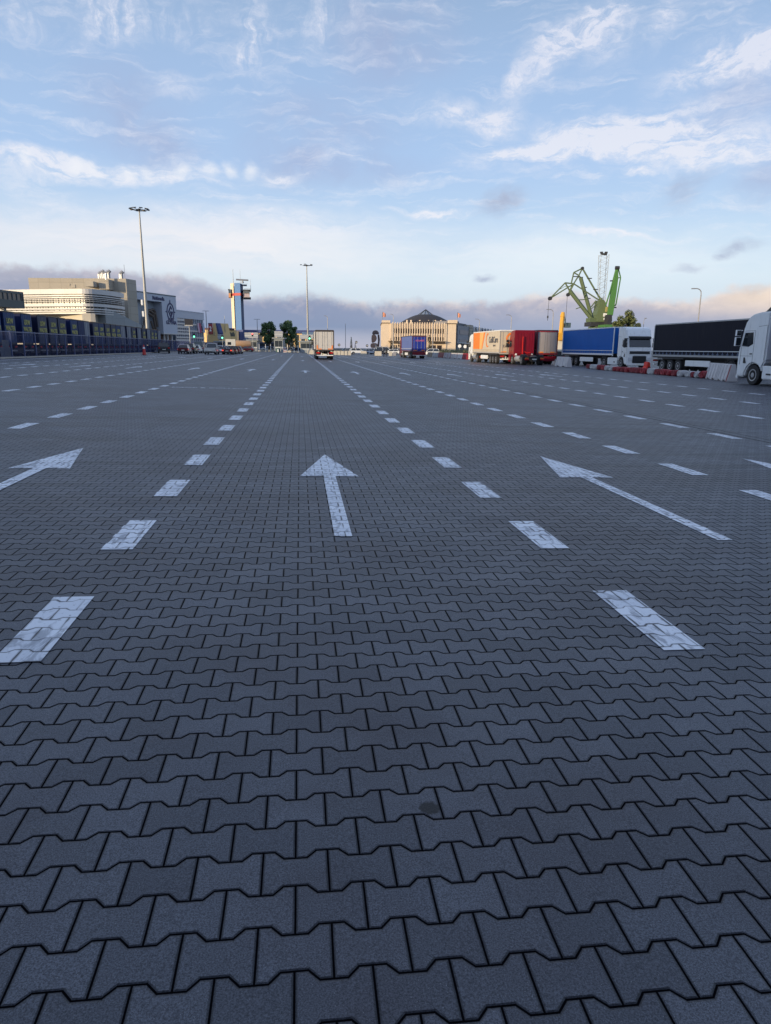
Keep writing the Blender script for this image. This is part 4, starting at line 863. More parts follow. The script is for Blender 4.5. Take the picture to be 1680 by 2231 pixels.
for (p0, p1) in G_:
    d_ = Vector((p1[0]-p0[0], p1[1]-p0[1])).normalized(); n_ = Vector((-d_.y, d_.x))*.27
    cs = [(p0[0]-n_.x-d_.x*.2, p0[1]-n_.y-d_.y*.2), (p1[0]-n_.x+d_.x*.2, p1[1]-n_.y+d_.y*.2), (p1[0]+n_.x+d_.x*.2, p1[1]+n_.y+d_.y*.2), (p0[0]+n_.x-d_.x*.2, p0[1]+n_.y-d_.y*.2)]
    b.hexa([f.P(uc+a, zc+c, d) for d in (.02, .14) for a, c in cs])
bpart(b, 'compass_logo', INK, pb)
def ftext(f, s, size, px, py, name, m_, root, d=.05, bold=.02, sx=1.0, depth=.04):
    u, z = f.uz(px, py); q = Vector(f.P(u, z, d))-root.location
    return text(s, size, name, m_, root, q, (R(90), 0, f.rot()), bold=bold, sx=sx, depth=depth)
ftext(f, 'PORT', 1.55, 373, 696.5, 'lettering', INK, pb, bold=.03); ftext(f, 'GDYNIA', 1.75, 373.3, 703.3, 'lettering', INK, pb, bold=.03)
ftext(f, 'Multimedia', 1.7, 345, 650.3, 'lettering', INK, pb, bold=.03, sx=.95); ftext(f, 'M', 1.7, 333.5, 648.8, 'lettering', mat('dark_red_letter', (.16, .02, .06), .5), pb, bold=.03) if False else None

# glass office block
ob = empty('office_building', (*pt(415, 760, 270).xy, GB), 'striped glass office block right of the port building', 'building')
f2 = face(386, 262, 448, 288); t2_ = f2.uz(415, 680)[1]
b = MB(); f2.box(b, 0, f2.L, GB, t2_, -20, -.4); bpart(b, 'glazing', glassy('office_glass', (.16, .19, .24), .15), ob)
b = MB(); f2.box(b, 0, f2.L, t2_-2.6, t2_, -20.1, 0); f2.box(b, 0, f2.L, t2_, t2_+.3, -20.2, .1); bpart(b, 'parapet', BLUEW, ob)
b = MB(); z = t2_-3.6; i = 0
while z > GB+1.5:
    f2.box(b, 0 if i % 3 else -.3, f2.L*(.98 if i % 2 else .45), z, z+(.55 if i % 2 else .8), -.4, 0); z -= 1.25; i += 1
bpart(b, 'facade_band', C2, ob)
b = MB(); u = 0
while u < f2.L: f2.box(b, u, u+.18, GB, t2_-2.6, -.4, -.05); u += 1.9
bpart(b, 'mullions', BLUEW, ob)
for (x0, x1, c, nm) in ((428.5, 431.5, (.55, .38, .46), 'pink_banner'), (431.5, 436, (.30, .03, .09), 'crimson_banner'), (439, 443, (.35, .42, .55), 'pale_blue_banner')):
    b = MB(); a = f2.uz(x0, 704); c2 = f2.uz(x1+3, 725); sl_ = f2.uz(x1, 704)[0]; s2_ = f2.uz(x0+3, 725)[0]
    b.hexa([f2.P(s2_, c2[1], .1), f2.P(c2[0], c2[1], .1), f2.P(sl_, a[1], .1), f2.P(a[0], a[1], .1), f2.P(s2_, c2[1], .3), f2.P(c2[0], c2[1], .3), f2.P(sl_, a[1], .3), f2.P(a[0], a[1], .3)]); bpart(b, 'banner', mat(nm, c, .6), ob)
# screen on a pole
scn = empty('display_board', on(414, 150), 'large dark display board on a grey pole in front of the office block', 'display board')
g0 = scn.location
fS = Fac(pt(405.6, 760, 150), pt(423, 760, 150)); za = fS.uz(414, 695)[1]; zb2 = fS.uz(414, 708)[1]
b = MB(); fS.box(b, 0, fS.L, zb2, za, -.3, .05); bpart(b, 'screen', mat('dark_screen', (.012, .012, .02), .3), scn, bevel=.03)
b = MB(); fS.box(b, -.04, fS.L+.04, zb2-.22, zb2, -.35, .1); fS.box(b, fS.L*.47, fS.L*.56, g0.z, zb2, -.3, -.12); bpart(b, 'pole', GALV, scn)

# yellow terminal hotel with the red "2" banner
YR = mat('yellow_render', (.62, .44, .20), .8, dirt=.15); NAVYW = mat('navy_wall', (.03, .05, .16), .6)
hb = empty('yellow_building', (*pt(480, 760, 300).xy, ground(-40)), 'yellow building with a red banner bearing the number 2', 'building')
f3 = face(452, 300, 478, 296); t3z = f3.uz(470, 704)[1]
u_ = lambda px: f3.uz(px, 730)[0]
b = MB(); P3 = [(u_(452), f3.uz(452, 747)[1]), (u_(477.5), f3.uz(477, 747)[1]), (u_(471.5), t3z), (u_(464.5), t3z), (u_(464.5), f3.uz(455, 718)[1]), (u_(453), f3.uz(455, 718)[1])]
b.raw([f3.P(a, c, 0) for a, c in P3]+[f3.P(a, c, -7) for a, c in P3], [(0, 1, 2, 3, 4, 5), (11, 10, 9, 8, 7, 6)]+[(i, (i+1) % 6, 6+(i+1) % 6, 6+i) for i in range(6)]); bpart(b, 'wall', YR, hb)
b = MB(); Q3 = [(u_(471.5), t3z), (u_(474.5), t3z), (u_(479.5), f3.uz(480, 725)[1]), (u_(477.5), f3.uz(478, 740)[1])]
b.raw([f3.P(a, c, .2) for a, c in Q3]+[f3.P(a, c, -1.8) for a, c in Q3], [(0, 1, 2, 3), (7, 6, 5, 4)]+[(i, (i+1) % 4, 4+(i+1) % 4, 4+i) for i in range(4)]); bpart(b, 'navy_fin', NAVYW, hb)
b = MB(); f3.box(b, u_(456.3), u_(464.3), f3.uz(460, 728)[1], f3.uz(460, 705)[1], .05, .35); bn = bpart(b, 'banner', mat('red_banner', (.30, .03, .04), .6), hb)
b = MB(); f3.box(b, u_(456.3), u_(464.3), f3.uz(460, 705)[1], f3.uz(460, 703.6)[1], .05, .5); bpart(b, 'banner_rail', NAVYW, hb)
ftext(f3, '2', 2.7, 460.4, 717, 'numeral', WHITEP, hb, d=.4, bold=.02)
b = MB(); f3.box(b, u_(465.5), u_(468.5), f3.uz(467, 731)[1], f3.uz(467, 722)[1], 0, .06); bpart(b, 'window', WGLASS, hb)
f4 = face(476, 310, 517, 320); b = MB(); t4z = f4.uz(500, 719)[1]; f4.box(b, 0, f4.L, ground(-40), t4z, -9, 0); bpart(b, 'low_wall', YR, hb)
b = MB(); f4.box(b, -.3, f4.L*.86, t4z, t4z+.8, -9.4, .5); bpart(b, 'low_roof', mat('dark_red_roof', (.08, .035, .04), .7), hb)
for px in (481.5, 488, 495, 502, 508):
    b = MB(); u = f4.uz(px, 728)[0]; z0, z1 = f4.uz(px, 733)[1], f4.uz(px, 723.5)[1]; b2 = [(u-1.1, z0), (u+1.1, z0), (u+1.1, z1-.8), (u+.6, z1-.2), (u, z1), (u-.6, z1-.2), (u-1.1, z1-.8)]
    b.raw([f4.P(a, c, .05) for a, c in b2]+[f4.P(a, c, -.3) for a, c in b2], [tuple(range(7)), tuple(range(13, 6, -1))]); bpart(b, 'window', WGLASS, hb)
f5 = face(452, 290, 478, 288); b = MB(); f5.box(b, 0, f5.L, f5.uz(460, 747)[1]-.8, f5.uz(460, 747)[1]+.2, 0, 4); bpart(b, 'canopy', CHASSIS, hb)
# control tower
tw = empty('control_tower', (*pt(520, 760, 420).xy, ground(-50)), 'tall port control tower, blue with a cream left side and red belt', 'tower')
g_ = ground(-50); Zt = 420
def hexcol(b, pxs, Zs, z0, z1):
    q = [pt(p, 700, z).xy for p, z in zip(pxs, Zs)]; b.prism([(v.x, v.y) for v in q], z0, z1, 'z'); return b
TOP = pt(518, 618.3, Zt).z
TBL = mat('tower_blue', (.04, .14, .34), .6); TCR = mat('tower_cream', (.68, .58, .42), .7); TDB = mat('tower_dark_blue', (.012, .04, .12), .6)
b = MB(); hexcol(b, (505.5, 511.8, 512.5, 505.5), (Zt, Zt-4, Zt+6, Zt+8), g_, TOP); hexcol(b, (505.5, 513.3, 513.3, 505.5), (Zt-.3, Zt-4.2, Zt+6, Zt+8), TOP-1.6, TOP+.1); bpart(b, 'cream_shaft', TCR, tw)
b = MB(); hexcol(b, (511.9, 513.8, 513.8, 511.9), (Zt-2, Zt-2, Zt+6, Zt+6), g_, TOP-1.8); bpart(b, 'stair_glazing', glassy('green_glass', (.06, .10, .08), .2), tw)
b = MB(); hexcol(b, (513.6, 526.3, 526.3, 513.6), (Zt-5, Zt-6.5, Zt+8, Zt+8), g_, TOP); bpart(b, 'blue_shaft', TBL, tw)
b = MB(); hexcol(b, (526.32, 532.3, 532.3, 526.32), (Zt-6.4, Zt, Zt+7, Zt+7.9), g_, TOP-.3); bpart(b, 'dark_shaft', TDB, tw)
zb1, zb2_ = pt(518, 645.5, Zt).z, pt(518, 640, Zt).z
b = MB(); hexcol(b, (505.2, 511.9, 513.6, 526.4, 532.5, 532.5, 505.2), (Zt-.2, Zt-4.3, Zt-5.3, Zt-6.8, Zt-.2, Zt+8, Zt+9), zb1, zb2_); bpart(b, 'red_belt', mat('belt_red', (.42, .05, .045), .6), tw)
# lookout cabin on the right and balcony on the left
def tb(px0, px1, ya, yb, Z0, Z1, nm, m_, bv=0):
    b = MB(); hexcol(b, (px0, px1, px1, px0), (Z0, Z0, Z1, Z1), pt(px0, yb, Zt).z, pt(px0, ya, Zt).z); return bpart(b, nm, m_, tw, bevel=bv)
tb(532.4, 548.5, 649, 651, Zt-6, Zt+6, 'lookout_floor', BLK); tb(532.4, 546, 633.5, 648.8, Zt-5, Zt+5, 'lookout_cabin', mat('lookout_pink', (.36, .30, .32), .6)); tb(532.6, 546.3, 634.5, 640.5, Zt-5.2, Zt+5.2, 'lookout_window', WGLASS); tb(532.3, 548.8, 632.6, 634.2, Zt-6, Zt+6, 'lookout_roof', BLK)
for k in range(6):
    tb(534+2.1*k, 534.6+2.1*k, 634.3, 640.8, Zt-5.5, Zt-5.2, 'lookout_mullion', GALV)
tb(500.6, 505.3, 639.5, 648.5, Zt-3, Zt+4, 'balcony', mat('balcony_orange', (.50, .24, .10), .6)); tb(500.8, 505.2, 631, 639.3, Zt-3, Zt+4, 'balcony_glazing', WGLASS); tb(499.8, 505.2, 630.6, 631.4, Zt-3.5, Zt+4.5, 'balcony_roof', GALV)
tb(532.4, 541, 620.6, 622.2, Zt-3, Zt+4, 'upper_platform', GALV)
for px, y0_, y1_, r_ in ((508.5, 586, 618, .22), (524, 587, 618, .14), (546.5, 608, 632, .12)):
    b = MB(); p0, p1 = pt(px, y1_, Zt), pt(px, y0_, Zt); b.tube((p0.x, p0.y, p0.z), (p0.x, p0.y, p1.z), r_, r_*.4, n=6); bpart(b, 'antenna', GALV, tw)
b = MB(); a, c = pt(514.5, 609, Zt), pt(541, 610.5, Zt); b.tube(a, c, .45, n=6); p0 = pt(529, 617, Zt); p1 = pt(528, 610, Zt); b.tube(p0, p1, .8, .3, n=8); bpart(b, 'radar', GALV, tw)
b = MB(); pz = pt(536, 616, Zt)
for px in range(533, 546, 2): a = pt(px, 632.5, Zt-5); c = pt(px, 628.5, Zt-5); b.tube((a.x, a.y, a.z), (a.x, a.y, c.z), .07, n=4)
a = pt(532.5, 628.5, Zt-5); c = pt(547, 629, Zt-5); b.tube(a, c, .08, n=4); a = pt(533, 617, Zt); c = pt(540, 617, Zt); b.tube(a, c, .08, n=4); bpart(b, 'railing', GALV, tw)
# navy foot building, long low hall
fb = empty('blue_annex', (*pt(524, 760, 330).xy, ground(-40)), 'dark navy annex at the foot of the control tower', 'building')
f6 = face(514, 332, 531, 330); b = MB(); f6.box(b, 0, f6.L, ground(-40), f6.uz(520, 718.5)[1], -12, 0); bpart(b, 'wall', NAVYW, fb); b = MB(); f6.box(b, 0, f6.L*.5, ground(-40), f6.uz(520, 718.5)[1]-.6, 0, .3); bpart(b, 'door', BLK, fb)
lh = empty('low_hall', (*pt(610, 760, 360).xy, 0), 'long low cream hall with a navy roof behind the two round trees', 'building')
f7 = face(532, 366, 704, 366); zt7 = f7.uz(610, 719)[1]
b = MB(); f7.box(b, 0, f7.L, -.3, zt7-1.4, -20, 0); bpart(b, 'wall', YR, lh); b = MB(); f7.box(b, -.5, f7.L, zt7-1.6, zt7, -20.5, .9); bpart(b, 'roof', NAVYW, lh)
for k in range(13):
    u = 1.5+k*3.15; b = MB(); f7.box(b, u, u+1.9, 1.2, zt7-2.4, 0, .08); bpart(b, 'window', WGLASS, lh)
b = MB(); f7.box(b, f7.L*.74, f7.L*.92, zt7-3.8, zt7-1.0, .3, 1.4); bpart(b, 'curved_glazing', glassy('blue_roof_glass', (.10, .16, .26), .15), lh)
# ------------------------------------------------------------------ market hall
mk = empty('market_hall', (*pt(910, 760, 365).xy, -.2), 'cream market hall with ribbed front and a dark domed roof behind', 'building')
MC = mat('cream_plaster', (.62, .50, .37), .85, var=.08, scale=.4, dirt=.2); ZM = 365
f8 = face(832, 366, 992.5, 367); zt8 = f8.uz(910, 705)[1]; U = lambda px: f8.uz(px, 730)[0]; Zy = lambda py, px=910: f8.uz(px, py)[1]
b = MB(); f8.box(b, 0, f8.L, -.3, zt8, -36, 0); bpart(b, 'wall', MC, mk)
for (a, c, top) in ((832, 850, 697.5), (978, 996, 697)):
    b = MB(); f8.box(b, U(a), U(c), zt8-.2, Zy(top, a), -9, -.4); bpart(b, 'corner_tower', MC, mk)
b = MB(); f8.box(b, -.3, U(851), zt8, zt8+.35, -36.2, .5); f8.box(b, U(971.5), f8.L+.3, zt8, zt8+.35, -36.2, .5); bpart(b, 'cornice', mat('cornice_brown', (.12, .09, .07), .8), mk)
ribs = [855.5+5.35*k for k in range(22)]
b = MB()
for px in ribs: f8.box(b, U(px)-.24, U(px)+.24, Zy(744), Zy(704)+.4, 0, .55)
f8.box(b, U(851), U(853.5), -.3, zt8, 0, .5); f8.box(b, U(970), U(973), -.3, zt8, 0, .5); bpart(b, 'pilasters', MC, mk)
WDK = mat('market_window', (.035, .02, .015), .3)
for px in ribs[:-1]:
    for (ya, yb) in ((716, 726.5), (734.5, 742)):
        b = MB(); f8.box(b, U(px+1.2), U(px+4.3), Zy(yb), Zy(ya), .01, .08); bpart(b, 'window', WDK, mk)
for (a, c) in ((846, 869), (934, 970)):
    b = MB(); f8.box(b, U(a), U(c), Zy(744.5), Zy(743), 0, 3.0); f8.box(b, U(a+2), U(c-1), Zy(747.5), Zy(746.4), 0, 2.6); bpart(b, 'entrance_canopy', mat('canopy_brown', (.11, .08, .055), .7), mk)
for (a, c) in ((851, 854), (856.5, 860), (862, 865), (941, 950), (953, 963)):
    b = MB(); f8.box(b, U(a), U(c), .2, Zy(752), .01, .1); bpart(b, 'shop_window', WDK, mk)
b = MB(); q = 10
cD = pt(926, 760, 390)
prof = [(14.8, 0), (13.2, 1.4), (11, 2.7), (8.6, 3.9), (6.2, 4.8), (4.4, 5.3)]
b.lathe([(r*1.0, h) for r, h in prof if r > 4.3], 28, (cD.x, cD.y, zt8+.2)); bpart(b, 'dome_roof', mat('dome_slate', (.030, .026, .028), .7), mk)
h0 = [h for r, h in prof if r > 4.3][-1]; r0_ = [r for r, h in prof if r > 4.3][-1]
b = MB(); b.lathe([(r0_+.3, h0-.5), (.1, h0+2.6)], 10, (cD.x, cD.y, zt8+.2)); bpart(b, 'glass_pyramid', glassy('dome_glass', (.16, .20, .26), .15), mk)
b = MB()
for k in range(10): a = k*.628; b.tube((cD.x+r0_*math.cos(a), cD.y+r0_*math.sin(a), zt8+.2+h0-.2), (cD.x, cD.y, zt8+.2+h0+2.8), .16, n=4)
bpart(b, 'pyramid_rib', CHASSIS, mk)
b = MB()
for px in (887, 896, 915, 934, 949, 961): a = pt(px, 705, 378); b.tube((a.x, a.y, zt8), (a.x, a.y, zt8+2.2), .5, n=6)
bpart(b, 'roof_post', MC, mk)
for px, py0, py1, lab in ((833.5, 679, 697, 'orange flag flying from the left corner tower of the market hall'), (996.5, 680, 697, 'orange flag flying from the right corner tower of the market hall')):
    r = empty('flag', pt(px, py1, 362), lab, 'flag'); b = MB(); h_ = pt(px, py0, 362).z-r.location.z; b.tube((0, 0, 0), (0, 0, h_), .09, n=6); b.build('pole', GALV, r)
    b = MB(); n = 8; vs = []
    for i in range(n+1):
        for zq in (h_-2.6+.0*i, h_-.1-.12*i): vs.append((.1+.20*i, .25*math.sin(i*1.1), zq)); 
    b.raw(vs, [(2*i, 2*i+2, 2*i+3, 2*i+1) for i in range(n)]); k_ = len(b.v); b.raw([(x_, y_+.03, z_) for x_, y_, z_ in vs], [(2*i+1, 2*i+3, 2*i+2, 2*i) for i in range(n)]); b.build('cloth', mat('orange_flag', (.60, .27, .18), .7), r)
# grey building right of it and the arched hall behind
gbld = empty('grey_building', (*pt(1008, 760, 385).xy, -.2), 'grey clad building with dark window bands right of the market hall', 'building')
f9 = face(996, 374, 1027, 408); z9 = f9.uz(1000, 709)[1]
b = MB(); f9.box(b, 0, f9.L, -.3, z9, -14, 0); bpart(b, 'wall', panels('slate_cladding', (.17, .18, .21), 3, 1.1, .05, .5), gbld)
for (ya, yb) in ((719, 728.5), (739, 745)):
    b = MB(); f9.box(b, f9.L*.12, f9.L*.92, f9.uz(1005, yb)[1], f9.uz(1005, ya)[1], .01, .15); bpart(b, 'window', mat('slate_window', (.06, .065, .08), .3), gbld)
b = MB(); f9.box(b, f9.L*.15, f9.L, -.2, f9.uz(1005, 748)[1], .01, .2); bpart(b, 'dark_entrance', BLK, gbld)
b = MB(); f9.box(b, 0, f9.L*.7, f9.uz(1005, 748.5)[1], f9.uz(1005, 747)[1], 0, 4); bpart(b, 'white_canopy', WHITEP, gbld)
b = MB(); f9.box(b, f9.L*.05, f9.L*.3, z9, z9+2.3, -8, -2); f9.box(b, f9.L*.4, f9.L*.95, z9, z9+1.7, -8, -3); bpart(b, 'roof_plant', mat('plant_dark', (.06, .07, .09), .6), gbld)
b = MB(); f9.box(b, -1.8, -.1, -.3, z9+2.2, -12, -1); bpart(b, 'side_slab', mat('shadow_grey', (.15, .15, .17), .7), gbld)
ah = empty('arched_hall', (*pt(1060, 760, 440).xy, -.2), 'distant hall with a row of round arches and a pale end block', 'building')
f10 = face(1022, 400, 1095, 520)
b = MB(); f10.box(b, 0, 10, -.3, f10.uz(1026, 708)[1], -12, 0); bpart(b, 'end_block', panels('pale_block', (.42, .38, .31), 1.6, 1.6, .35, .8, dark=.4), ah)
zh = f10.uz(1045, 712)[1]
b = MB(); f10.box(b, 10, f10.L, -.3, zh-1.6, -20, -.2); bpart(b, 'wall', mat('hall_grey', (.20, .21, .24), .7), ah)
b = MB(); f10.box(b, 8, f10.L, zh-1.2, zh+.1, -20, -3.5); bpart(b, 'roof', NAVYW, ah)
for k in range(9):
    b = MB(); uq = 14+k*10.5; ph = [(uq+5*math.cos(R(a)), zh-5.2+4.6*math.sin(R(a))) for a in range(0, 181, 20)]
    m_ = len(ph); b.raw([f10.P(a, c, .3) for a, c in ph]+[f10.P(a, c, -3) for a, c in ph], [tuple(range(m_)), tuple(range(2*m_-1, m_-1, -1))]+[(i, i+1, m_+i+1, m_+i) for i in range(m_-1)]); bpart(b, 'arch', mat('hall_arch_glass', (.14, .16, .19), .3), ah)
    b = MB()
    for i in range(m_-1): b.tube(f10.P(*ph[i], .35), f10.P(*ph[i+1], .35), .45, n=5)
    bpart(b, 'arch_rim', mat('arch_rim_white', (.42, .42, .42), .6), ah)

# ------------------------------------------------------------------ sculpture
sg = empty('sculpture', on(816, 300), 'brown abstract sculpture with a dark cap, standing left of the market hall', 'sculpture')
fq = Fac(pt(804, 760, 300), pt(828, 760, 300)); BR = mat('sculpture_brown', (.26, .15, .11), .7, bump=.3); Q = lambda px, py: fq.uz(px, py)
def slab(pts_, d0, d1, nm, m_, bv=.25):
    b = MB(); k = len(pts_); v = [Q(*p) for p in pts_]; b.raw([fq.P(a, c, d0) for a, c in v]+[fq.P(a, c, d1) for a, c in v], [tuple(range(k)), tuple(range(2*k-1, k-1, -1))]+[(i, (i+1) % k, k+(i+1) % k, k+i) for i in range(k)]); bpart(b, nm, m_, sg, bevel=bv)
slab([(810.5, 729), (818, 729), (821.5, 736), (819, 743), (814, 747), (810, 747), (809.5, 737)], -1.8, 1.8, 'torso_block', BR)
slab([(811, 728.6), (811.5, 723), (815, 720), (820, 719.6), (824.5, 722), (826.5, 728.5)], -2, 2, 'cap', mat('sculpture_cap', (.12, .085, .085), .7))
slab([(822.6, 728.5), (826.3, 728.5), (827.8, 740), (826, 757), (821.5, 757), (823.6, 744)], -1.4, 1.2, 'rear_pillar', mat('sculpture_dark', (.13, .08, .07), .7))
slab([(807, 750), (811, 747.5), (819, 747.5), (823.5, 750), (822, 758), (808, 758)], -1.8, 1.9, 'base_block', BR)
slab([(816, 752), (818.5, 750.5), (821, 752.5), (819, 755)], 1.8, 2.1, 'white_inlay', mat('inlay', (.4, .37, .35), .7), .03)

# ------------------------------------------------------------------ booths, lights, barriers
BOOTH = mat('booth_grey', (.22, .25, .275), .55, dirt=.2); SIGNB = mat('sign_grey', (.27, .29, .32), .5)
def booth(px0, px1, ytop, ybase, Z, label, sign=None, ybot=None):
    c = on((px0+px1)/2, Z); r = empty('check_in_booth', c, label, 'booth'); f = Fac(pt(px0, 760, Z), pt(px1, 760, Z)); z1 = f.uz(px0, ytop)[1]; g = c.z
    b = MB(); f.box(b, 0, f.L, g, z1-.3, -4, 0); bpart(b, 'wall', BOOTH, r, bevel=.04)
    b = MB(); f.box(b, -.5, f.L+.5, z1-.35, z1, -4.6, .7); bpart(b, 'roof', BOOTH, r, bevel=.06)
    H_ = z1-g; n = max(2, int(f.L/1.3))
    for k in range(n):
        b = MB(); u0 = .2+(f.L-.4)*k/n; f.box(b, u0+.06, u0+(f.L-.4)/n-.06, g+H_*.38, g+H_*.78, .005, .05); bpart(b, 'window', WGLASS, r)
    b = MB(); f.box(b, .05, f.L-.05, g+H_*.28, g+H_*.33, .005, .08); bpart(b, 'stripe', mat('booth_stripe', (.5, .52, .53), .5), r)
    if sign:
        zs0, zs1 = f.uz(px0, sign[3])[1], f.uz(px0, sign[2])[1]; u0, u1 = f.uz(sign[0], 740)[0], f.uz(sign[1], 740)[0]
        b = MB(); f.box(b, u0, u1, zs0, zs1, -.6, -.3); so_ = bpart(b, 'sign_board', SIGNB, r)
        b = MB(); f.box(b, u0, u1, (zs0+zs1)/2-.06, (zs0+zs1)/2+.06, -.29, -.26); f.box(b, u0, u1, zs1-.1, zs1+.05, -.7, -.2); b.build('trim', mat('booth_stripe'), so_, off=r.location)
        b = MB(); f.box(b, u0+.3, u0+.5, z1, zs0, -.6, -.4); f.box(b, u1-.5, u1-.3, z1, zs0, -.6, -.4); bpart(b, 'support', GALV, r)
    return r
booth(535, 561, 739.5, 768, 218, 'grey check-in booth under a wide sign with a red signal', (533, 562, 725, 737))
booth(597.5, 617, 735.5, 768, 217, 'narrow check-in booth between the round trees', (598, 616, 722.5, 734))
booth(654, 681, 742.5, 768, 219, 'grey check-in booth just left of the centre truck', (653, 682, 729.5, 738.5))
booth(470, 490, 743, 768, 226, 'low green-roofed booth behind the queue of cars', (474, 487, 729, 738))
def signal(px, y0, y1, Z, lit, label):
    p = on(px, Z); r = empty('traffic_light', p, label, 'traffic light'); a = pt(px, y0, Z).z-p.z; c = pt(px, y1, Z).z-p.z; s = (a-c)
    b = MB(); b.box(-.38*s/1.4, .38*s/1.4, -.25, .05, c, a); b.build('housing', BLK, r, bevel=.05)
    b = MB(); b.tube((0, 0, 0), (0, 0, c), .07, n=6); b.build('pole', GALV, r)
    z = {'green': c+s*.24, 'red': c+s*.78}[lit]; b = MB(); b.tube((0, -.28, z), (0, -.36, z), s*.20, n=12); b.build('lamp', mat('lamp_'+lit, (.05, .6, .3) if lit == 'green' else (.7, .05, .05), .3, emit=(.15, 1, .45) if lit == 'green' else (1, .12, .10), es=4.0), r)
    for zz_ in (c+s*.24, c+s*.5, c+s*.78):
        if abs(zz_-z) > .05: b = MB(); b.tube((0, -.27, zz_), (0, -.30, zz_), s*.15, n=10); b.build('unlit_lamp', DARKP, r)
signal(425, 726.5, 735.5, 212, 'green', 'traffic light showing green above the queue of dark cars')
signal(486, 729.5, 738, 212, 'green', 'traffic light showing green above the maroon car')
signal(551.5, 726, 733, 212, 'red', 'traffic light showing red on the sign of the wide booth')
signal(675, 731, 739.5, 212, 'green', 'traffic light showing green beside the centre truck')
# striped bollard guards at booth feet
for px, Z, lb, c1 in ((538, 210, 'round striped guard at the wide booth', (.03, .05, .06)), (544, 210, 'second round striped guard at the wide booth, on its right', (.03, .05, .06)), (606, 210, 'dark green round guard at the narrow booth', (.02, .08, .07))):
    p = on(px, Z); r = empty('guard_post', p, lb, 'guard post'); b = MB(); b.lathe([(.62, 0), (.62, 1.1), (.5, 1.2)], 16); b.build('drum', mat('guard_%d' % int(px), c1, .5), r); b = MB(); b.box(-.16, .16, -.66, -.6, .1, 1.0); b.build('white_stripe', WHITEP, r)
for px, Z, lb in ((619, 210, 'red and white striped post right of the narrow booth'), (622.5, 210, 'second red and white striped post right of the narrow booth')):
    p = on(px, Z); r = empty('striped_post', p, lb, 'post'); b = MB(); b.box(-.18, .18, -.1, .1, 0, 1.5); b.build('post', WHITEP, r)
    b = MB(); [b.box(-.185, .185, -.105, -.1, .15+.45*k, .37+.45*k) for k in range(3)]; b.build('red_band', mat('barrier_red', (.26, .02, .03), .55), r)
for (a, c, z0, lb) in ((562, 596, 214, 'long low kerb block between the wide booth and the narrow booth'), (618, 653, 214, 'long low kerb block between the narrow booth and the grey booth'), (516, 534, 214, 'short low kerb block left of the wide booth')):
    f = Fac(pt(a, 760, z0), pt(c, 760, z0)); r = empty('kerb_block', on((a+c)/2, z0), lb, 'kerb'); b = MB(); f.box(b, 0, f.L, r.location.z, r.location.z+.55, -.4, 0); bpart(b, 'block', CONC, r, bevel=.04)
for px, lb in ((565, 'first'), (579, 'second'), (590, 'third'), (627, 'fourth'), (641, 'fifth'), (650, 'sixth')):
    r = empty('marker_post', on(px, 213), 'thin white marker post among the parked cars, %s from the wide booth' % lb, 'post', group='thin white posts between the booths'); b = MB(); b.tube((0, 0, 0), (0, 0, 2.2), .07, n=6); b.build('post', WHITEP, r); b = MB(); b.box(-.12, .12, -.12, .12, 0, .12); b.build('foot', CONC, r)
# concrete blocks
def cblock(a, c, Z, lb, h=1.0, mt=None):
    f = Fac(pt(a, 760, Z), pt(c, 760, Z)); r = empty('concrete_block', on((a+c)/2, Z), lb, 'concrete block'); g = r.location.z; b = MB()
    n = max(1, int(f.L/2.4)); d = f.L/n
    for k in range(n):
        u0, u1 = d*k+.02, d*(k+1)-.02; b.hexa([f.P(u0, g, -.9), f.P(u1, g, -.9), f.P(u1, g, 0), f.P(u0, g, 0), f.P(u0+.05, g+h, -.65), f.P(u1-.05, g+h, -.65), f.P(u1-.05, g+h, -.25), f.P(u0+.05, g+h, -.25)])
    bpart(b, 'block', mt or CONC, r, bevel=.04)
cblock(669, 683.5, 172, 'yellowish concrete block just left of the centre truck')
for i in range(5): cblock(727+7.7*i, 734.4+7.7*i, 172, 'yellowish concrete block, %s right of the centre truck' % ORD[i])
cblock(785.5, 799.5, 176, 'speckled concrete block in front of the white off-road car', 1.0); cblock(816, 832, 165, 'concrete block left of the walking people', 1.05); cblock(847, 855.5, 165, 'pale concrete block right of the walking people', 1.0); cblock(856, 864, 165, 'grey concrete block beside the blue truck', .95, mat('grey_block', (.22, .22, .24), .8))
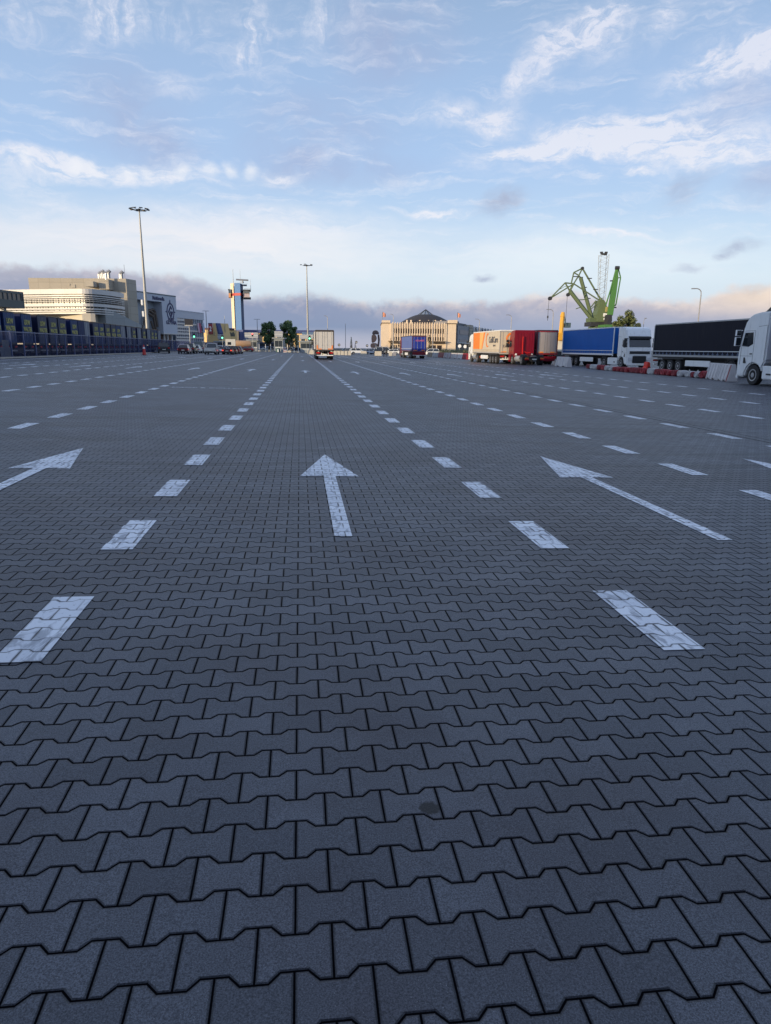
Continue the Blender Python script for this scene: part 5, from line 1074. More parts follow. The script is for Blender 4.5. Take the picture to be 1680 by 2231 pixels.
# striped barrier run by the hedge
BRED = mat('barrier_red', (.26, .02, .03), .55); BWH = mat('barrier_white', (.50, .49, .50), .55, var=.2, scale=2, dirt=.6)
def barrier(p0, p1, h, wd, m_, name, lb, grp=None, ribs=3, lift=0.0, stripes=None):
    d = Vector((p1[0]-p0[0], p1[1]-p0[1], 0)); L = d.length; rz = math.atan2(d.y, d.x)
    r = empty(name, (p0[0], p0[1], ground(p0[0])+lift), lb, 'barrier', rz, grp)
    b = MB(); b.hexa([(0.01, -wd/2, 0), (L-.01, -wd/2, 0), (L-.01, wd/2, 0), (.01, wd/2, 0), (.05, -wd*.18, h), (L-.05, -wd*.18, h), (L-.05, wd*.18, h), (.05, wd*.18, h)]); b.build('body', m_, r, bevel=.03)
    b = MB()
    for k in range(ribs):
        u = L*(k+.5)/ribs
        for s in (-1, 1): b.hexa([(u-.07, s*wd*.5, .04), (u+.07, s*wd*.5, .04), (u+.07, s*(wd*.5+.03), .04), (u-.07, s*(wd*.5+.03), .04), (u-.05, s*wd*.2, h*.94), (u+.05, s*wd*.2, h*.94), (u+.05, s*(wd*.2+.03), h*.94), (u-.05, s*(wd*.2+.03), h*.94)])
    b.build('rib', m_, r)
    b = MB(); b.box(L*.2, L*.35, -wd/2-.005, wd/2+.005, 0, .10); b.box(L*.65, L*.8, -wd/2-.005, wd/2+.005, 0, .10); b.build('lifting_slot', BLK, r)
    if stripes:
        b = MB()
        for u in stripes: b.hexa([(L*u, -wd/2-.012, .02), (L*u+.25, -wd/2-.012, .02), (L*u+.25, -wd/2, .02), (L*u, -wd/2, .02), (L*u+.02, -wd*.18-.014, h-.03), (L*u+.23, -wd*.18-.014, h-.03), (L*u+.23, -wd*.18, h-.03), (L*u+.02, -wd*.18, h-.03)])
        b.build('red_stripe', BRED, r)
    return r
Ps = [on(px, Z) for px, Z in ((933, 156), (944, 149), (957, 143), (969, 137), (989, 129.5), (1010, 122), (1020, 118))]
cs = [(BLK, 'dark barrier with a washed-out panel'), (SIGNB, 'grey barrier'), (BRED, 'dark red barrier'), (BWH, 'white barrier with three red bars'), (BWH, 'white barrier with one red bar'), (BRED, 'red barrier end')]
for i in range(6): barrier(Ps[i], Ps[i+1], 1.0, .55, cs[i][0], 'road_barrier', cs[i][1]+' in front of the hedge, %s from the blue truck' % ORD[i], 'barriers in front of the hedge', stripes=(.12, .45, .75) if i == 3 else ((.45,) if i == 4 else None))
# big white barriers and the low scattered run on the right
P = [on(1216.5, 76), on(1243, 71.5)]; barrier(P[0], P[1], 1.02, .6, BWH, 'road_barrier', 'tall white water-filled barrier beside the rear of the bright blue trailer', ribs=4)
P = [on(1554, 45.2), on(1578, 43.0), on(1604, 40.6)]
barrier(P[0], P[1], 1.0, .62, BWH, 'road_barrier', 'tall white barrier, left one of the pair beside the white tractor', ribs=4); barrier(P[1], P[2], 1.0, .62, BWH, 'road_barrier', 'tall white barrier, right one of the pair beside the white tractor', ribs=4, stripes=(.86,))
xs = [(1285, 68.5, 'r'), (1293, 67, 'w'), (1301, 65.6, 'w'), (1309, 64.4, 'r'), (1317, 63.1, 'r'), (1326, 62, 'w'), (1335, 61, 'w'), (1344, 60, 'r'), (1352, 59, 'r'), (1361, 58, 'r'), (1370, 57.2, 'r'), (1381, 56.2, 'd'), (1393, 55.2, 'd'), (1404, 54.2, 'r'), (1420, 53.2, 'w'), (1436, 52.2, 'r'), (1450, 51.2, 'r'), (1463, 50.2, 'r'), (1474, 49.4, 'd'), (1487, 48.6, 'w'), (1503, 47.8, 'w'), (1518, 47.0, 'r'), (1526, 46.4, 'w'), (1536, 45.8, 'r'), (1547, 45.4, 'r')]
DRED = mat('dull_red_plastic', (.20, .02, .03), .6, var=.2, dirt=.6); WRED = mat('worn_white_plastic', (.42, .42, .43), .6, var=.2, dirt=.7)
for i, (px, Z, k) in enumerate(xs[:-1]):
    nm = {'r': ('low red', BRED if i % 3 else DRED), 'w': ('low worn white', WRED), 'd': ('low dull red', DRED)}[k]
    a, c = on(px, Z), on(xs[i+1][0]-1.5, xs[i+1][1]+.1); h = random.uniform(.36, .48)
    r = empty('low_barrier', (a.x, a.y, ground(a.x)), '%s barrier block on the paving, %s from the tall single white barrier' % (nm[0], ORD[i]), 'barrier', math.atan2(c.y-a.y, c.x-a.x)+random.uniform(-.12, .12), 'low red and white barriers')
    L = (Vector(c)-Vector(a)).length; b = MB(); b.prism([(0, .08), (.08, 0), (L-.1, 0), (L-.02, .1), (L-.02, h*.8), (L-.14, h), (.12, h), (0, h*.75)], -.26, .26, 'y'); b.build('body', nm[1], r, bevel=.05)
    for s in (-1, 1):
        b = MB(); n = 12; cx_, cz_ = L*.5, h*.5; rr2 = h*.36
        for q in range(n): a0, a1 = q*.5236, (q+1)*.5236; b.tube((cx_+rr2*math.cos(a0)*1.2, s*.262, cz_+rr2*math.sin(a0)), (cx_+rr2*math.cos(a1)*1.2, s*.262, cz_+rr2*math.sin(a1)), .035, n=5)
        b.build('moulded_ring', nm[1], r)
    b = MB(); b.box(L*.25, L*.32, -.275, .275, .05, h*.9); b.box(L*.7, L*.77, -.275, .275, .05, h*.9); b.build('rib', WRED if k == 'w' else DRED, r)
r = empty('upended_barrier', on(1412, 54.2), 'bright red barrier section standing on end in the low row', 'barrier', R(20)); b = MB(); b.prism([(-.36, 0), (.36, 0), (.3, .42), (.2, .5), (.16, .86), (-.1, .9), (-.16, .5), (-.3, .42)], -.22, .22, 'y'); b.build('body', mat('bright_barrier_red', (.60, .035, .02), .5), r, bevel=.05); b = MB(); b.tube((0, -.24, .42), (0, .24, .42), .12, n=12); b.build('socket', BLK, r)

# ------------------------------------------------------------------ cranes
CG = mat('crane_green', (.085, .12, .055), .6, dirt=.3); CB = mat('crane_bright_green', (.055, .16, .035), .5); CL = mat('crane_lattice_grey', (.30, .34, .37), .6)
ZC = 350
def cp(px, py, dz=0): return pt(px, py, ZC+dz)
def sc7(x, y): return 1180+x/6.4077, 530+y/6.4069
def member(b, seq, r, dz=0, n=6):
    P = [cp(*sc7(x, y), dz) for x, y in seq]
    for a, c in zip(P[:-1], P[1:]): b.tube(a, c, r, n=n)
def truss(b, a, c, w0, w1, dz=0, n=10, r=.10, chord=.16):
    A0 = cp(*sc7(*a), dz); C0 = cp(*sc7(*c), dz); d = (C0-A0); e = d.normalized(); h = e.cross(Vector((YF.x, YF.y, 0))).normalized(); k = e.cross(h)
    def q(t, s, t2): w_ = w0+(w1-w0)*t; return A0+d*t+h*w_*.5*s+k*w_*.5*t2
    for s in (-1, 1):
        for s2 in (-1, 1): b.tube(q(0, s, s2), q(1, s, s2), chord, n=5)
    for i in range(n):
        t0, t1 = i/n, (i+1)/n
        for s2 in (-1, 1): b.tube(q(t0, -1 if i % 2 else 1, s2), q(t1, 1 if i % 2 else -1, s2), r, n=4); b.tube(q(t0, s2, -1 if i % 2 else 1), q(t1, s2, 1 if i % 2 else -1), r, n=4)
def gant(root, base_pts, dz, mt):
    b = MB(); c = cp(*sc7(*base_pts), dz); g = -.3
    for sx in (-1, 1):
        for sy in (-1, 1): b.tube((c.x+sx*5, c.y+sy*4, g), (c.x+sx*2.2, c.y+sy*2.2, c.z), .55, .45, n=6)
    b.box(c.x-5.6, c.x+5.6, c.y-5, c.y-3.2, g, g+1.2); b.box(c.x-5.6, c.x+5.6, c.y+3.2, c.y+5, g, g+1.2); b.box(c.x-4, c.x+4, c.y-4, c.y+4, c.z-1.2, c.z); bpart(b, 'portal', mt, root)
# first olive crane, jib to the left (two-piece jib with hanging line)
c1 = empty('harbour_crane', (*cp(1310, 720).xy, -.2), 'olive green harbour crane with its double jib folded out to the left', 'crane')
b = MB()
for poly, d0, d1 in (([(735, 1100), (950, 1100), (950, 990), (900, 960), (860, 830), (835, 790), (780, 800), (760, 930), (735, 1000)], -3, 3),):
    v = [cp(*sc7(x, y)) for x, y in poly]; k = len(v)
    b.raw([(p.x, p.y+d0, p.z) for p in v]+[(p.x, p.y+d1, p.z) for p in v], [tuple(range(k)), tuple(range(2*k-1, k-1, -1))]+[(i, (i+1) % k, k+(i+1) % k, k+i) for i in range(k)])
bpart(b, 'machine_house', CG, c1, bevel=.2)
b = MB(); v0, v1 = cp(*sc7(640, 1160)), cp(*sc7(955, 1105)); b.box(v0.x, v1.x, v0.y-4, v0.y+4, v0.z, v1.z); bpart(b, 'turntable', CHASSIS, c1)
b = MB(); member(b, [(400, 670), (700, 1060)], .95); bpart(b, 'lower_jib', CG, c1)
b = MB(); member(b, [(120, 770), (450, 565), (330, 552), (120, 770)], .32); member(b, [(330, 552), (395, 670)], .35); member(b, [(450, 565), (395, 670)], .4); member(b, [(450, 565), (780, 780), (835, 800)], .32); member(b, [(240, 650), (330, 600), (430, 600)], .12); bpart(b, 'rocker_jib', CG, c1)
b = MB(); member(b, [(520, 790), (610, 785), (650, 780)], .22); member(b, [(480, 915), (580, 880)], .22); member(b, [(690, 890), (760, 800)], .3); member(b, [(690, 920), (770, 850)], .22); bpart(b, 'walkway', CG, c1)
b = MB(); member(b, [(105, 775), (88, 1005)], .09); a = cp(*sc7(88, 1010)); b.tube(a, a-Vector((0, 0, 1.2)), .35, n=6); member(b, [(88, 1010), (84, 1080)], .12); bpart(b, 'hook_line', CHASSIS, c1)
b = MB(); a = cp(*sc7(118, 770)); b.tube((a.x, a.y-.6, a.z), (a.x, a.y+.6, a.z), .95, n=10); bpart(b, 'sheave', CHASSIS, c1)
b = MB(); a = cp(*sc7(850, 1005)); b.box(a.x-1, a.x+1, a.y-3.3, a.y-3.05, a.z-.8, a.z+.8); a = cp(*sc7(850, 1060)); b.box(a.x-.8, a.x+.8, a.y-3.3, a.y-3.05, a.z-.5, a.z+.5); bpart(b, 'sign_plate', WHITEP, c1)
b = MB(); a = cp(*sc7(890, 930)); b.box(a.x-1.4, a.x+1.4, a.y-4.6, a.y-3, a.z-1.1, a.z+1.2); bpart(b, 'operator_cab', mat('cab_ochre', (.30, .26, .10), .5), c1)
b = MB(); v0, v1 = cp(*sc7(645, 1100)), cp(*sc7(740, 1045)); b.box(v0.x, v1.x, v0.y-2.5, v0.y+2.5, v0.z, v1.z); bpart(b, 'counterweight', CG, c1)
gant(c1, (830, 1165), 0, CG)
# second olive crane behind, taller jib
c2 = empty('harbour_crane', (*cp(1300, 720, 14).xy, -.2), 'olive harbour crane behind, its taller jib reaching up over the first', 'crane')
b = MB(); member(b, [(545, 480), (700, 1040)], .95, 14); bpart(b, 'lower_jib', CG, c2)
b = MB(); member(b, [(370, 720), (395, 650), (520, 450), (570, 350), (450, 408), (415, 560)], .34, 14); member(b, [(450, 408), (520, 450), (545, 480)], .32, 14); member(b, [(570, 350), (800, 745), (850, 800)], .42, 14); member(b, [(440, 560), (395, 655)], .3, 14); bpart(b, 'rocker_jib', CG, c2)
b = MB(); member(b, [(360, 730), (335, 1100)], .09, 14); a = cp(*sc7(330, 1150), 14); bpart(b, 'hook_line', CHASSIS, c2)
b = MB(); b.box(a.x-2.4, a.x+2.4, a.y-1.5, a.y+1.5, a.z-1, a.z+1.4); b.tube((a.x, a.y, a.z+1.4), (a.x-.8, a.y, a.z+4.5), .35, n=6); bpart(b, 'hook_block', mat('hook_teal', (.06, .10, .12), .5), c2)
b = MB(); a = cp(*sc7(370, 718), 14); b.tube((a.x, a.y-.6, a.z), (a.x, a.y+.6, a.z), .9, n=10); a = cp(*sc7(570, 350), 14); b.tube((a.x, a.y-.5, a.z), (a.x, a.y+.5, a.z), .8, n=8); bpart(b, 'sheave', CHASSIS, c2)
b = MB()
for x, y in ((480, 470), (545, 480), (600, 620), (650, 775), (670, 495), (755, 650)): a = cp(*sc7(x, y), 14); b.box(a.x-1.1, a.x+1.1, a.y-.6, a.y+.6, a.z, a.z+.35)
bpart(b, 'platform', CHASSIS, c2); v = cp(*sc7(820, 850), 14); b = MB(); b.tube((v.x, v.y, 6), (v.x, v.y, v.z+3), 2.4, 1.0, n=8); bpart(b, 'mast', CG, c2); gant(c2, (800, 1165), 14, CG)
# grey lattice mast crane
c3 = empty('harbour_crane', (*cp(1312, 720, 60).xy, -.2), 'grey lattice crane boom standing upright behind the green cranes', 'crane')
b = MB(); truss(b, (835, 800), (870, 160), 3.4, 4.6, 60, 16, .08, .14); bpart(b, 'lattice_boom', CL, c3)
b = MB(); member(b, [(805, 700), (832, 160)], .08, 60, 4); member(b, [(880, 640), (912, 160)], .08, 60, 4); bpart(b, 'stay_cable', CL, c3)
b = MB()
for x in (838, 902):
    for y0_, y1_ in ((160, 118),): a, c = cp(*sc7(x, y0_), 60), cp(*sc7(x-14, y1_), 60); b.tube(a, c, .45, n=6); a, c = cp(*sc7(x, y0_), 60), cp(*sc7(x+14, y1_), 60); b.tube(a, c, .45, n=6)
a, c = cp(*sc7(830, 152), 60), cp(*sc7(912, 152), 60); b.tube(a, c, .6, n=6); bpart(b, 'boom_head', CHASSIS, c3); gant(c3, (840, 1000), 60, CL)
# bright green crane on the right
c4 = empty('harbour_crane', (*cp(1335, 720, -8).xy, -.2), 'bright green harbour crane with its jib raised steeply on the right', 'crane')
b = MB(); 
def poly_slab(b, pts_, dz, th):
    v = [cp(*sc7(x, y), dz) for x, y in pts_]; k = len(v); b.raw([(p.x, p.y-th, p.z) for p in v]+[(p.x, p.y+th, p.z) for p in v], [tuple(range(k)), tuple(range(2*k-1, k-1, -1))]+[(i, (i+1) % k, k+(i+1) % k, k+i) for i in range(k)])
poly_slab(b, [(920, 1020), (985, 1010), (1035, 700), (1062, 480), (1058, 370), (1040, 370), (1000, 520), (975, 660), (945, 850)], -8, .9); bpart(b, 'main_jib', CB, c4)
b = MB(); member(b, [(895, 870), (960, 660), (1040, 360)], .32, -8); member(b, [(1075, 370), (1102, 470), (1100, 500), (1040, 850), (1020, 880)], .3, -8); member(b, [(1000, 525), (1055, 490), (1102, 475)], .22, -8); bpart(b, 'tie_bar', CB, c4)
b = MB(); a, c = cp(*sc7(1030, 345), -8), cp(*sc7(1085, 345), -8); b.tube(a, c, .9, n=8); a, c = cp(*sc7(955, 525), -8), cp(*sc7(1060, 522), -8); b.tube(a, c, .3, n=5); a, c = cp(*sc7(990, 895), -8), cp(*sc7(1045, 898), -8); b.tube(a, c, .3, n=5); bpart(b, 'sheave', CHASSIS, c4)
b = MB(); v0, v1 = cp(*sc7(900, 1090), -8), cp(*sc7(960, 1000), -8); b.box(v0.x, v1.x, v0.y-2, v0.y+2, v0.z-3, v1.z); bpart(b, 'machine_house', CHASSIS, c4); gant(c4, (950, 1140), -8, CB)
# mobile crane body between the trucks
mc = empty('mobile_crane', on(1221, 112), 'yellow mobile crane boom rising behind a pale cabin between the trucks', 'mobile crane')
ZY = 112; g = mc.location.z; YC = mat('crane_yellow', (.62, .33, .03), .5, dirt=.3)
f = Fac(pt(1213, 760, ZY), pt(1232, 760, ZY))
b = MB(); p0, p1, p2 = pt(1222, 728, ZY), pt(1225.5, 690, ZY), pt(1227, 680, ZY); b.tube(p0, p1, .36, .34, n=8); b.tube(p1, p2, .42, .26, n=8); bpart(b, 'boom', YC, mc)
b = MB(); a = pt(1222, 732, ZY); b.box(a.x-.55, a.x+.55, a.y-.6, a.y+.6, a.z-.7, a.z+.5); bpart(b, 'slew_head', YC, mc, bevel=.1)
b = MB(); f.box(b, f.uz(1215, 750)[0], f.uz(1228.5, 750)[0], f.uz(1220, 766)[1], f.uz(1220, 736.5)[1], -4, 0); bpart(b, 'cabin', mat('crane_cabin_cream', (.55, .52, .46), .5, dirt=.3), mc, bevel=.08)
b = MB(); f.box(b, f.uz(1214, 750)[0], f.uz(1229, 750)[0], g+.5, f.uz(1220, 766)[1], -4.2, .1); bpart(b, 'chassis', CHASSIS, mc)
b = MB(); a = pt(1226, 708, ZY); c = pt(1231, 709, ZY); b.tube(a, c, .25, n=6); bpart(b, 'winch', CHASSIS, mc)
for s in (-.8, .8):
    for yy in (-1.2, 1.2): wheel(mc, s, yy+2, .5, .35, 1 if s > 0 else -1)

# ------------------------------------------------------------------ lamp masts
def mast(px, Z, ytop, label, heads=8, rad=1.75, base=.42):
    p = on(px, Z); r = empty('floodlight_mast', p, label, 'floodlight mast'); h = pt(px, ytop, Z).z-p.z
    b = MB(); b.tube((0, 0, 0), (0, 0, h), base, .13, n=14); b.build('pole', mat('mast_steel', (.30, .30, .29), .5, .3), r, smooth=True)
    b = MB(); n = 20
    for k in range(n): a0, a1 = k*2*math.pi/n, (k+1)*2*math.pi/n; b.tube((rad*.62*math.cos(a0), rad*.62*math.sin(a0), h), (rad*.62*math.cos(a1), rad*.62*math.sin(a1), h), .05, n=5)
    for k in range(6): a0 = k*math.pi/3; b.tube((0, 0, h+.02), (rad*.62*math.cos(a0), rad*.62*math.sin(a0), h), .045, n=5)
    b.tube((0, 0, h-.25), (0, 0, h+.3), .2, n=10); b.build('ring_frame', CHASSIS, r)
    for k in range(heads):
        a0 = (k+.5)*2*math.pi/heads; c_, s_ = math.cos(a0), math.sin(a0); b = MB()
        b.tube((rad*.62*c_, rad*.62*s_, h), (rad*.9*c_, rad*.9*s_, h+.12), .04, n=5)
        q = MB(); q.hexa([(-.28, -.32, -.05), (.28, -.32, -.12), (.28, .32, -.12), (-.28, .32, -.05), (-.28, -.30, .16), (.24, -.30, .05), (.24, .30, .05), (-.28, .30, .16)])
        M_ = Matrix.Translation((rad*c_, rad*s_, h+.2)) @ Matrix.Rotation(a0, 4, 'Z'); b.raw([M_ @ Vector(v) for v in q.v], q.f); b.build('floodlight', BLK, r)
mast(325, 150, 458, 'tall steel floodlight mast with a full ring of lamps, left of the port building')
mast(671.5, 238, 578.5, 'slimmer floodlight mast with a few lamps, left of the centre truck', 5, 1.9)
r = [o for o in D.objects if o.get('label', '').startswith('tall steel floodlight')][0]
b = MB()
for s, z in ((-.62, 9.3), (-.55, 7.0)): b.box(s-.3, s+.1, -.3, .3, z, z+1.1)
b.build('equipment_box', WHITEP, r, bevel=.05)
def lamp(px, Z, ytop, arm, label, rr__=.07, double=False):
    p = on(px, Z); r = empty('street_lamp', p, label, 'street lamp', -YAW); h = pt(px, ytop, Z).z-p.z
    b = MB(); b.tube((0, 0, 0), (0, 0, h-.9), rr__*1.3, rr__, n=8)
    if double: b.tube((0, 0, h-.9), (0, 0, h), rr__, n=6); b.tube((-arm, 0, h), (arm, 0, h), rr__*.7, n=6)
    else:
        s = 1 if arm > 0 else -1; P = [(0, 0, h-.9), (s*.05, 0, h-.45), (s*.3, 0, h-.15), (s*.65, 0, h-.02), (arm, 0, h)]; b.path(P, rr__*.85, 8)
    b.build('pole', mat('lamp_pole_grey', (.26, .26, .27), .5, .3), r, smooth=True)
    for s in ((-1, 1) if double else ((1 if arm > 0 else -1),)):
        b = MB(); b.hexa([(s*abs(arm)-.3, -.13, h-.09), (s*abs(arm)+.3, -.13, h-.09), (s*abs(arm)+.3, .13, h-.09), (s*abs(arm)-.3, .13, h-.09), (s*abs(arm)-.28, -.1, h+.04), (s*abs(arm)+.2, -.1, h+.02), (s*abs(arm)+.2, .1, h+.02), (s*abs(arm)-.28, .1, h+.04)]); b.build('lamp_head', mat('lamp_head_grey', (.18, .18, .19), .4), r)
lamp(1514, 112, 628.5, -1.3, 'curved street lamp behind the midnight-blue trailer', .085)
lamp(1200.5, 150, 674, -1.2, 'curved street lamp left of the yellow crane boom', .085); lamp(1111, 190, 686, -1.2, 'curved street lamp behind the orange truck', .09); lamp(1042.5, 230, 695, -1.2, 'small curved street lamp by the arched hall', .09)
lamp(856.5, 250, 684.5, -.9, 'street lamp in front of the left side of the market hall', .1); lamp(714.5, 250, 688, -1.0, 'street lamp right of the centre floodlight mast', .1); lamp(1397, 180, 693, .3, 'short pole with a dark head above the white cab', .07)
lamp(453, 240, 677.5, .9, 'tall double street lamp right of the office block', .12, True); lamp(562.5, 260, 695.5, .9, 'double street lamp right of the control tower', .11, True); lamp(315.5, 225, 663, .2, 'slim post beside the port building recess', .1)
for px, Z, y0_, lab in ((492.5, 300, 688, 'thin antenna pole left of the control tower'), (753, 290, 705, 'thin pole above the parked cars right of the centre truck'), (942.5, 200, 697, 'thin white pole in front of the market hall')):
    p = on(px, Z); r = empty('thin_pole', p, lab, 'pole'); h = pt(px, y0_, Z).z-p.z; b = MB(); b.tube((0, 0, 0), (0, 0, h), .13, .09, n=6); b.build('pole', GALV, r); b = MB(); b.tube((0, 0, 0), (0, 0, .4), .22, n=8); b.build('foot', CONC, r)
# street signs
for px, Z, yc, lab, kind in ((776.5, 230, 745.5, 'round road sign above the parked cars left of the sculpture', 'round'), (800, 235, 753, 'small dark round sign left of the sculpture', 'round'), (739, 225, 751.5, 'small round sign right of the centre truck', 'round'), (1013, 180, 755, 'oval white sign at the grey building', 'oval'), (1001, 175, 754, 'round white sign at the grey building', 'oval')):
    p = on(px, Z); r = empty('road_sign', p, lab, 'road sign', -YAW); h = pt(px, yc, Z).z-p.z; b = MB(); b.tube((0, 0, 0), (0, 0, h), .05, n=6); b.build('post', GALV, r)
    b = MB(); b.tube((0, -.08, h), (0, -.12, h), .42, n=18); b.build('disc', BLK if kind == 'round' else WHITEP, r)
    if kind == 'round': b = MB(); b.box(-.28, .28, -.135, -.12, h-.07, h+.07); b.build('bar', WHITEP, r)

# ------------------------------------------------------------------ trees, hedge
def leafmat(name, c1, c2):
    M = D.materials.new(name); M.use_nodes = True; t = NT(M.node_tree); b = t.n['Principled BSDF']; g = t.n.new('ShaderNodeNewGeometry')
    c = t.mix(g.outputs['Random Per Island'], c1, c2); t.l.new(c, b.inputs['Base Color']); b.inputs['Roughness'].default_value = .65; return M
DG = leafmat('dark_foliage', (.030, .065, .022), (.085, .14, .05)); GO = leafmat('autumn_foliage', (.05, .07, .022), (.17, .19, .065)); CF = leafmat('conifer_foliage', (.012, .022, .014), (.035, .05, .028))
def tree(px, Z, ytop, wpx, label, m_=DG, kind='round', n=1500, yb=None, trunk_h=None, seed=1):
    p = on(px, Z); r = empty('broadleaf_tree' if kind == 'round' else 'conifer_tree', p, label, 'tree'); rs = random.Random(seed); H = pt(px, ytop, Z).z-p.z; Wd = wpx*Z/1532/2
    z0 = (trunk_h if trunk_h is not None else H*.25); b = MB(); b.tube((0, 0, 0), (.1, 0, z0), H*.035, H*.025, n=8)
    for k in range(7): a = k*.9; b.tube((.1, 0, z0*(.8+.03*k)), (Wd*.6*math.cos(a), Wd*.6*math.sin(a), z0+(H-z0)*(.35+.08*(k % 4))), H*.014, H*.005, n=5)
    b.tube((.1, 0, z0), (0, 0, H*.85), H*.02, H*.006, n=6)
    b.build('trunk', mat('bark', (.06, .045, .035), .9), r)
    cl = []
    if kind == 'round':
        cz, hz_ = (z0+H)/2, (H-z0)/2
        for k in range(26):
            a = rs.uniform(0, 6.283); e = rs.uniform(-.95, 1); q = rs.uniform(.45, .92); s_ = math.sqrt(max(0, 1-e*e)); cl.append((Wd*q*s_*math.cos(a), Wd*q*s_*math.sin(a), cz+hz_*q*e, Wd*rs.uniform(.18, .36)))
    else:
        for k in range(22): tt = k/21; cl.append((rs.uniform(-.1, .1)*Wd, rs.uniform(-.1, .1)*Wd, z0*.4+(H-z0*.4)*tt, max(.12, Wd*(1-tt)**.8*rs.uniform(.6, 1.15))))
    b = MB(); ls = max(.10, Wd*.075)
    for i in range(n):
        c = rs.choice(cl); v = Vector((rs.gauss(0, 1), rs.gauss(0, 1), rs.gauss(0, .8))); v = v.normalized()*c[3]*rs.uniform(.55, 1.05); q = Vector(c[:3])+v
        d1 = Vector((rs.gauss(0, 1), rs.gauss(0, 1), rs.gauss(0, 1))).normalized(); d2 = d1.orthogonal().normalized(); l = ls*rs.uniform(.6, 1.3)
        b.raw([q-d1*l, q+d2*l*.6, q+d1*l, q-d2*l*.6], [(0, 1, 2, 3)])
    me = D.meshes.new('crown'); me.from_pydata([tuple(v) for v in b.v], [], b.f); me.materials.append(m_); o = D.objects.new('crown', me); COL.objects.link(o); o.parent = r
    return r
tree(587, 236, 701.5, 44, 'round dark green tree, left one of the pair behind the booths', seed=3, n=5200, trunk_h=2.6)
tree(628, 236, 695.5, 42, 'larger dark green tree, right one of the pair behind the booths', seed=5, n=6200, trunk_h=2.4)
tree(640, 240, 722, 22, 'lower dark tree touching the right of the larger round tree', seed=8, n=1500, trunk_h=.8)
tree(1360, 170, 677.5, 52, 'golden autumn tree rising behind the bright blue trailer', GO, n=6500, trunk_h=4, seed=11)
tree(765.5, 245, 735, 11, 'narrow dark conifer above the parked cars', CF, 'cone', 700, seed=2, trunk_h=.5); tree(774, 262, 748, 9, 'small dark conifer right of the narrow one', CF, 'cone', 300, seed=9, trunk_h=.4)
tree(851.5, 300, 737, 9, 'pointed conifer at the left corner of the market hall', CF, 'cone', 600, seed=4, trunk_h=.5); tree(936, 185, 731, 16, 'dark conifer right of the blue truck', CF, 'cone', 900, seed=6, trunk_h=.6); tree(925.5, 200, 734, 9, 'slim conifer touching the right side of the blue truck', CF, 'cone', 500, seed=7, trunk_h=.6)
tree(812, 310, 757, 6, 'small bush left of the sculpture base', CF, 'round', 200, seed=12, trunk_h=.2); tree(830, 285, 752, 8, 'small dark shrub right of the sculpture base', CF, 'round', 260, seed=13, trunk_h=.2)
# ragged hedge strip on the right of the yard
rs = random.Random(21); b = MB(); Ha, Hb = on(946, 168), on(1020, 126)
for i in range(5200):
    t_ = rs.random(); d_ = rs.random(); p = Ha.lerp(Hb, t_)+Vector((d_*3.2, d_*2.2, 0)); h = 1.55*(.55+.45*math.sin(t_*19)**2)*rs.uniform(.15, 1.05); q = Vector((p.x, p.y, ground(p.x)+h)); d1 = Vector((rs.gauss(0, .6), rs.gauss(0, .6), rs.gauss(0, 1.2))).normalized(); d2 = d1.orthogonal().normalized(); l = rs.uniform(.08, .2)
    b.raw([q-d1*l, q+d2*l*.4, q+d1*l, q-d2*l*.4], [(0, 1, 2, 3)])
me = D.meshes.new('undergrowth'); me.from_pydata([tuple(v) for v in b.v], [], b.f); me.materials.append(leafmat('dry_green_foliage', (.05, .06, .02), (.20, .18, .07))); o = D.objects.new('undergrowth', me); COL.objects.link(o); tag(o, 'ragged green and yellowish undergrowth behind the striped barriers', 'undergrowth', None, 'stuff')

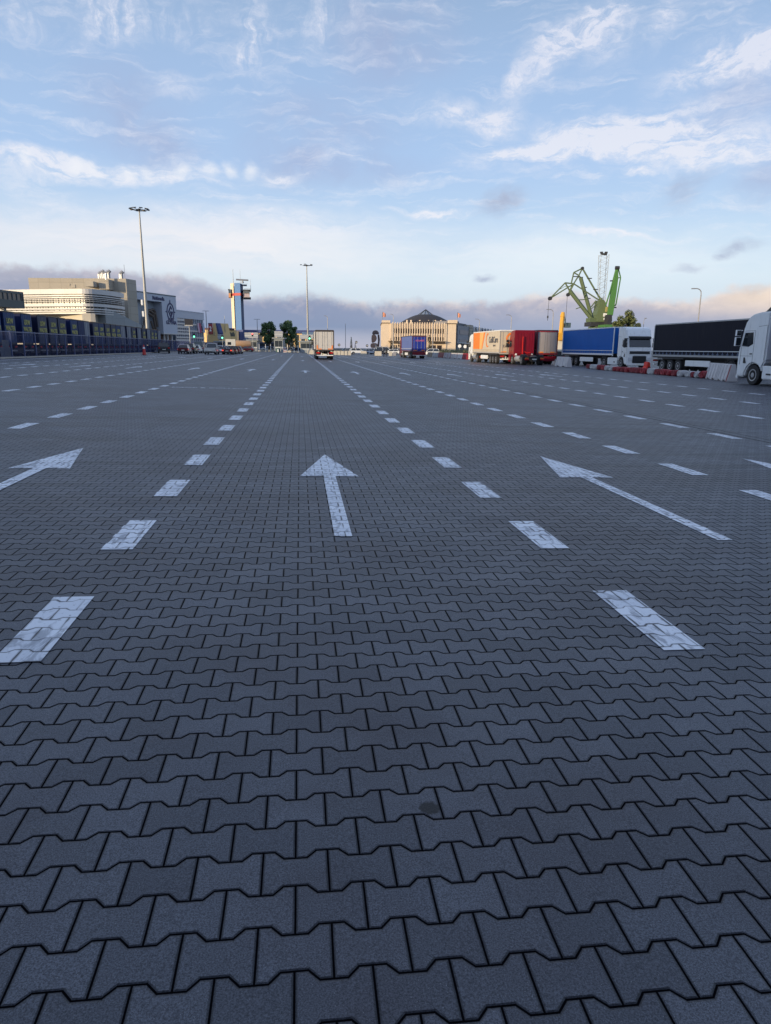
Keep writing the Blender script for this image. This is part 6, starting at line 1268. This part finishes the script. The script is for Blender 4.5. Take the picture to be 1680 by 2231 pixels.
# ------------------------------------------------------------------ two walkers
def person(px, Z, label, coat, trous, sw=.18, rz=0.0):
    p = on(px, Z); J = {'pel': (0, 0, .93), 'wst': (0, 0, 1.08), 'chs': (0, .01, 1.32), 'nk': (0, 0, 1.50), 'hd': (0, .02, 1.62), 'tp': (0, .02, 1.74)}
    V_ = [J[k] for k in ('pel', 'wst', 'chs', 'nk', 'hd', 'tp')]; E_ = [(0, 1), (1, 2), (2, 3), (3, 4), (4, 5)]; Rr = [(.15, .11), (.145, .10), (.18, .115), (.062, .062), (.085, .10), (.065, .07)]
    for s in (-1, 1):
        k = len(V_); st = s*sw
        V_ += [(s*.10, 0, .88), (s*.11, st*.5, .50), (s*.11, st*1.0-.04, .09), (s*.115, st+.14, .05)]; E_ += [(0, k), (k, k+1), (k+1, k+2), (k+2, k+3)]; Rr += [(.105, .105), (.072, .075), (.05, .055), (.045, .035)]
        k = len(V_); V_ += [(s*.19, 0, 1.42), (s*.25, -st*.3, 1.14), (s*.26, -st*.8+.05, .90), (s*.26, -st*.9+.08, .80)]; E_ += [(2, k), (k, k+1), (k+1, k+2), (k+2, k+3)]; Rr += [(.07, .07), (.052, .052), (.038, .038), (.03, .042)]
    me = D.meshes.new('person'); me.from_pydata(V_, E_, []); o = D.objects.new('person', me); COL.objects.link(o)
    sm = o.modifiers.new('s', 'SKIN'); 
    for i, q in enumerate(me.skin_vertices[0].data): q.radius = Rr[i]; q.use_root = (i == 0)
    o.modifiers.new('u', 'SUBSURF').levels = 1
    me2 = D.meshes.new_from_object(o.evaluated_get(bpy.context.evaluated_depsgraph_get())); D.objects.remove(o)
    for m_ in (coat, trous, mat('skin', (.42, .25, .18), .6), BLK, mat('dark_hair', (.02, .015, .012), .8)): me2.materials.append(m_)
    for f_ in me2.polygons:
        c = f_.center; f_.material_index = 3 if c.z < .11 else (1 if c.z < .86 and abs(c.x) < .2 else (2 if (c.z > 1.50 and c.z < 1.69 and c.y > .0) or (c.z < .86) else (4 if c.z > 1.52 else 0)))
    me2.shade_smooth(); o = D.objects.new('person', me2); COL.objects.link(o); o.location = p; o.rotation_euler = (0, 0, rz); return tag(o, label, 'person')
person(836.5, 146, 'person in a dark jacket walking, left of the two beside the concrete blocks', mat('navy_jacket', (.02, .03, .05), .8), mat('dark_trousers', (.015, .018, .03), .8), .2, R(15))
person(842.3, 146, 'person in black with pale shoes walking, right of the two', mat('black_coat', (.012, .013, .017), .8), mat('black_trousers', (.012, .013, .02), .8), -.16, R(-10))

# ------------------------------------------------------------------ ferry-shaped blocker added behind the camera, keeping low sun and skylight off the yard
fr = empty('moored_ferry', (-20, -40, -1), 'large white ferry moored behind the yard', 'ship')
FW = mat('ferry_white', (.60, .62, .64), .5); FB = mat('ferry_hull_blue', (.03, .06, .16), .5)
b = MB(); b.prism([(-190, -12), (140, -12), (150, 0), (150, 12), (-175, 12), (-215, 0)], 0, 13, 'z'); b.v = [(p[0], p[1], p[2]) for p in b.v]; b.build('hull', FB, fr)
b = MB(); b.box(-195, 145, -11, 10, 13, 21); b.box(-99, 140, -10, 9.9, 21, 31); b.build('superstructure', FW, fr, bevel=.3)
b = MB()
for z in (14.5, 18): b.box(-190, 142, 10.0, 10.1, z, z+1.3)
for z in (23.5, 27.5): b.box(-96, 137, 9.9, 10.0, z, z+1.3)
b.build('window', WGLASS, fr); b = MB(); b.box(60, 85, -6, 6, 31, 41); b.build('funnel', FB, fr, bevel=.6)
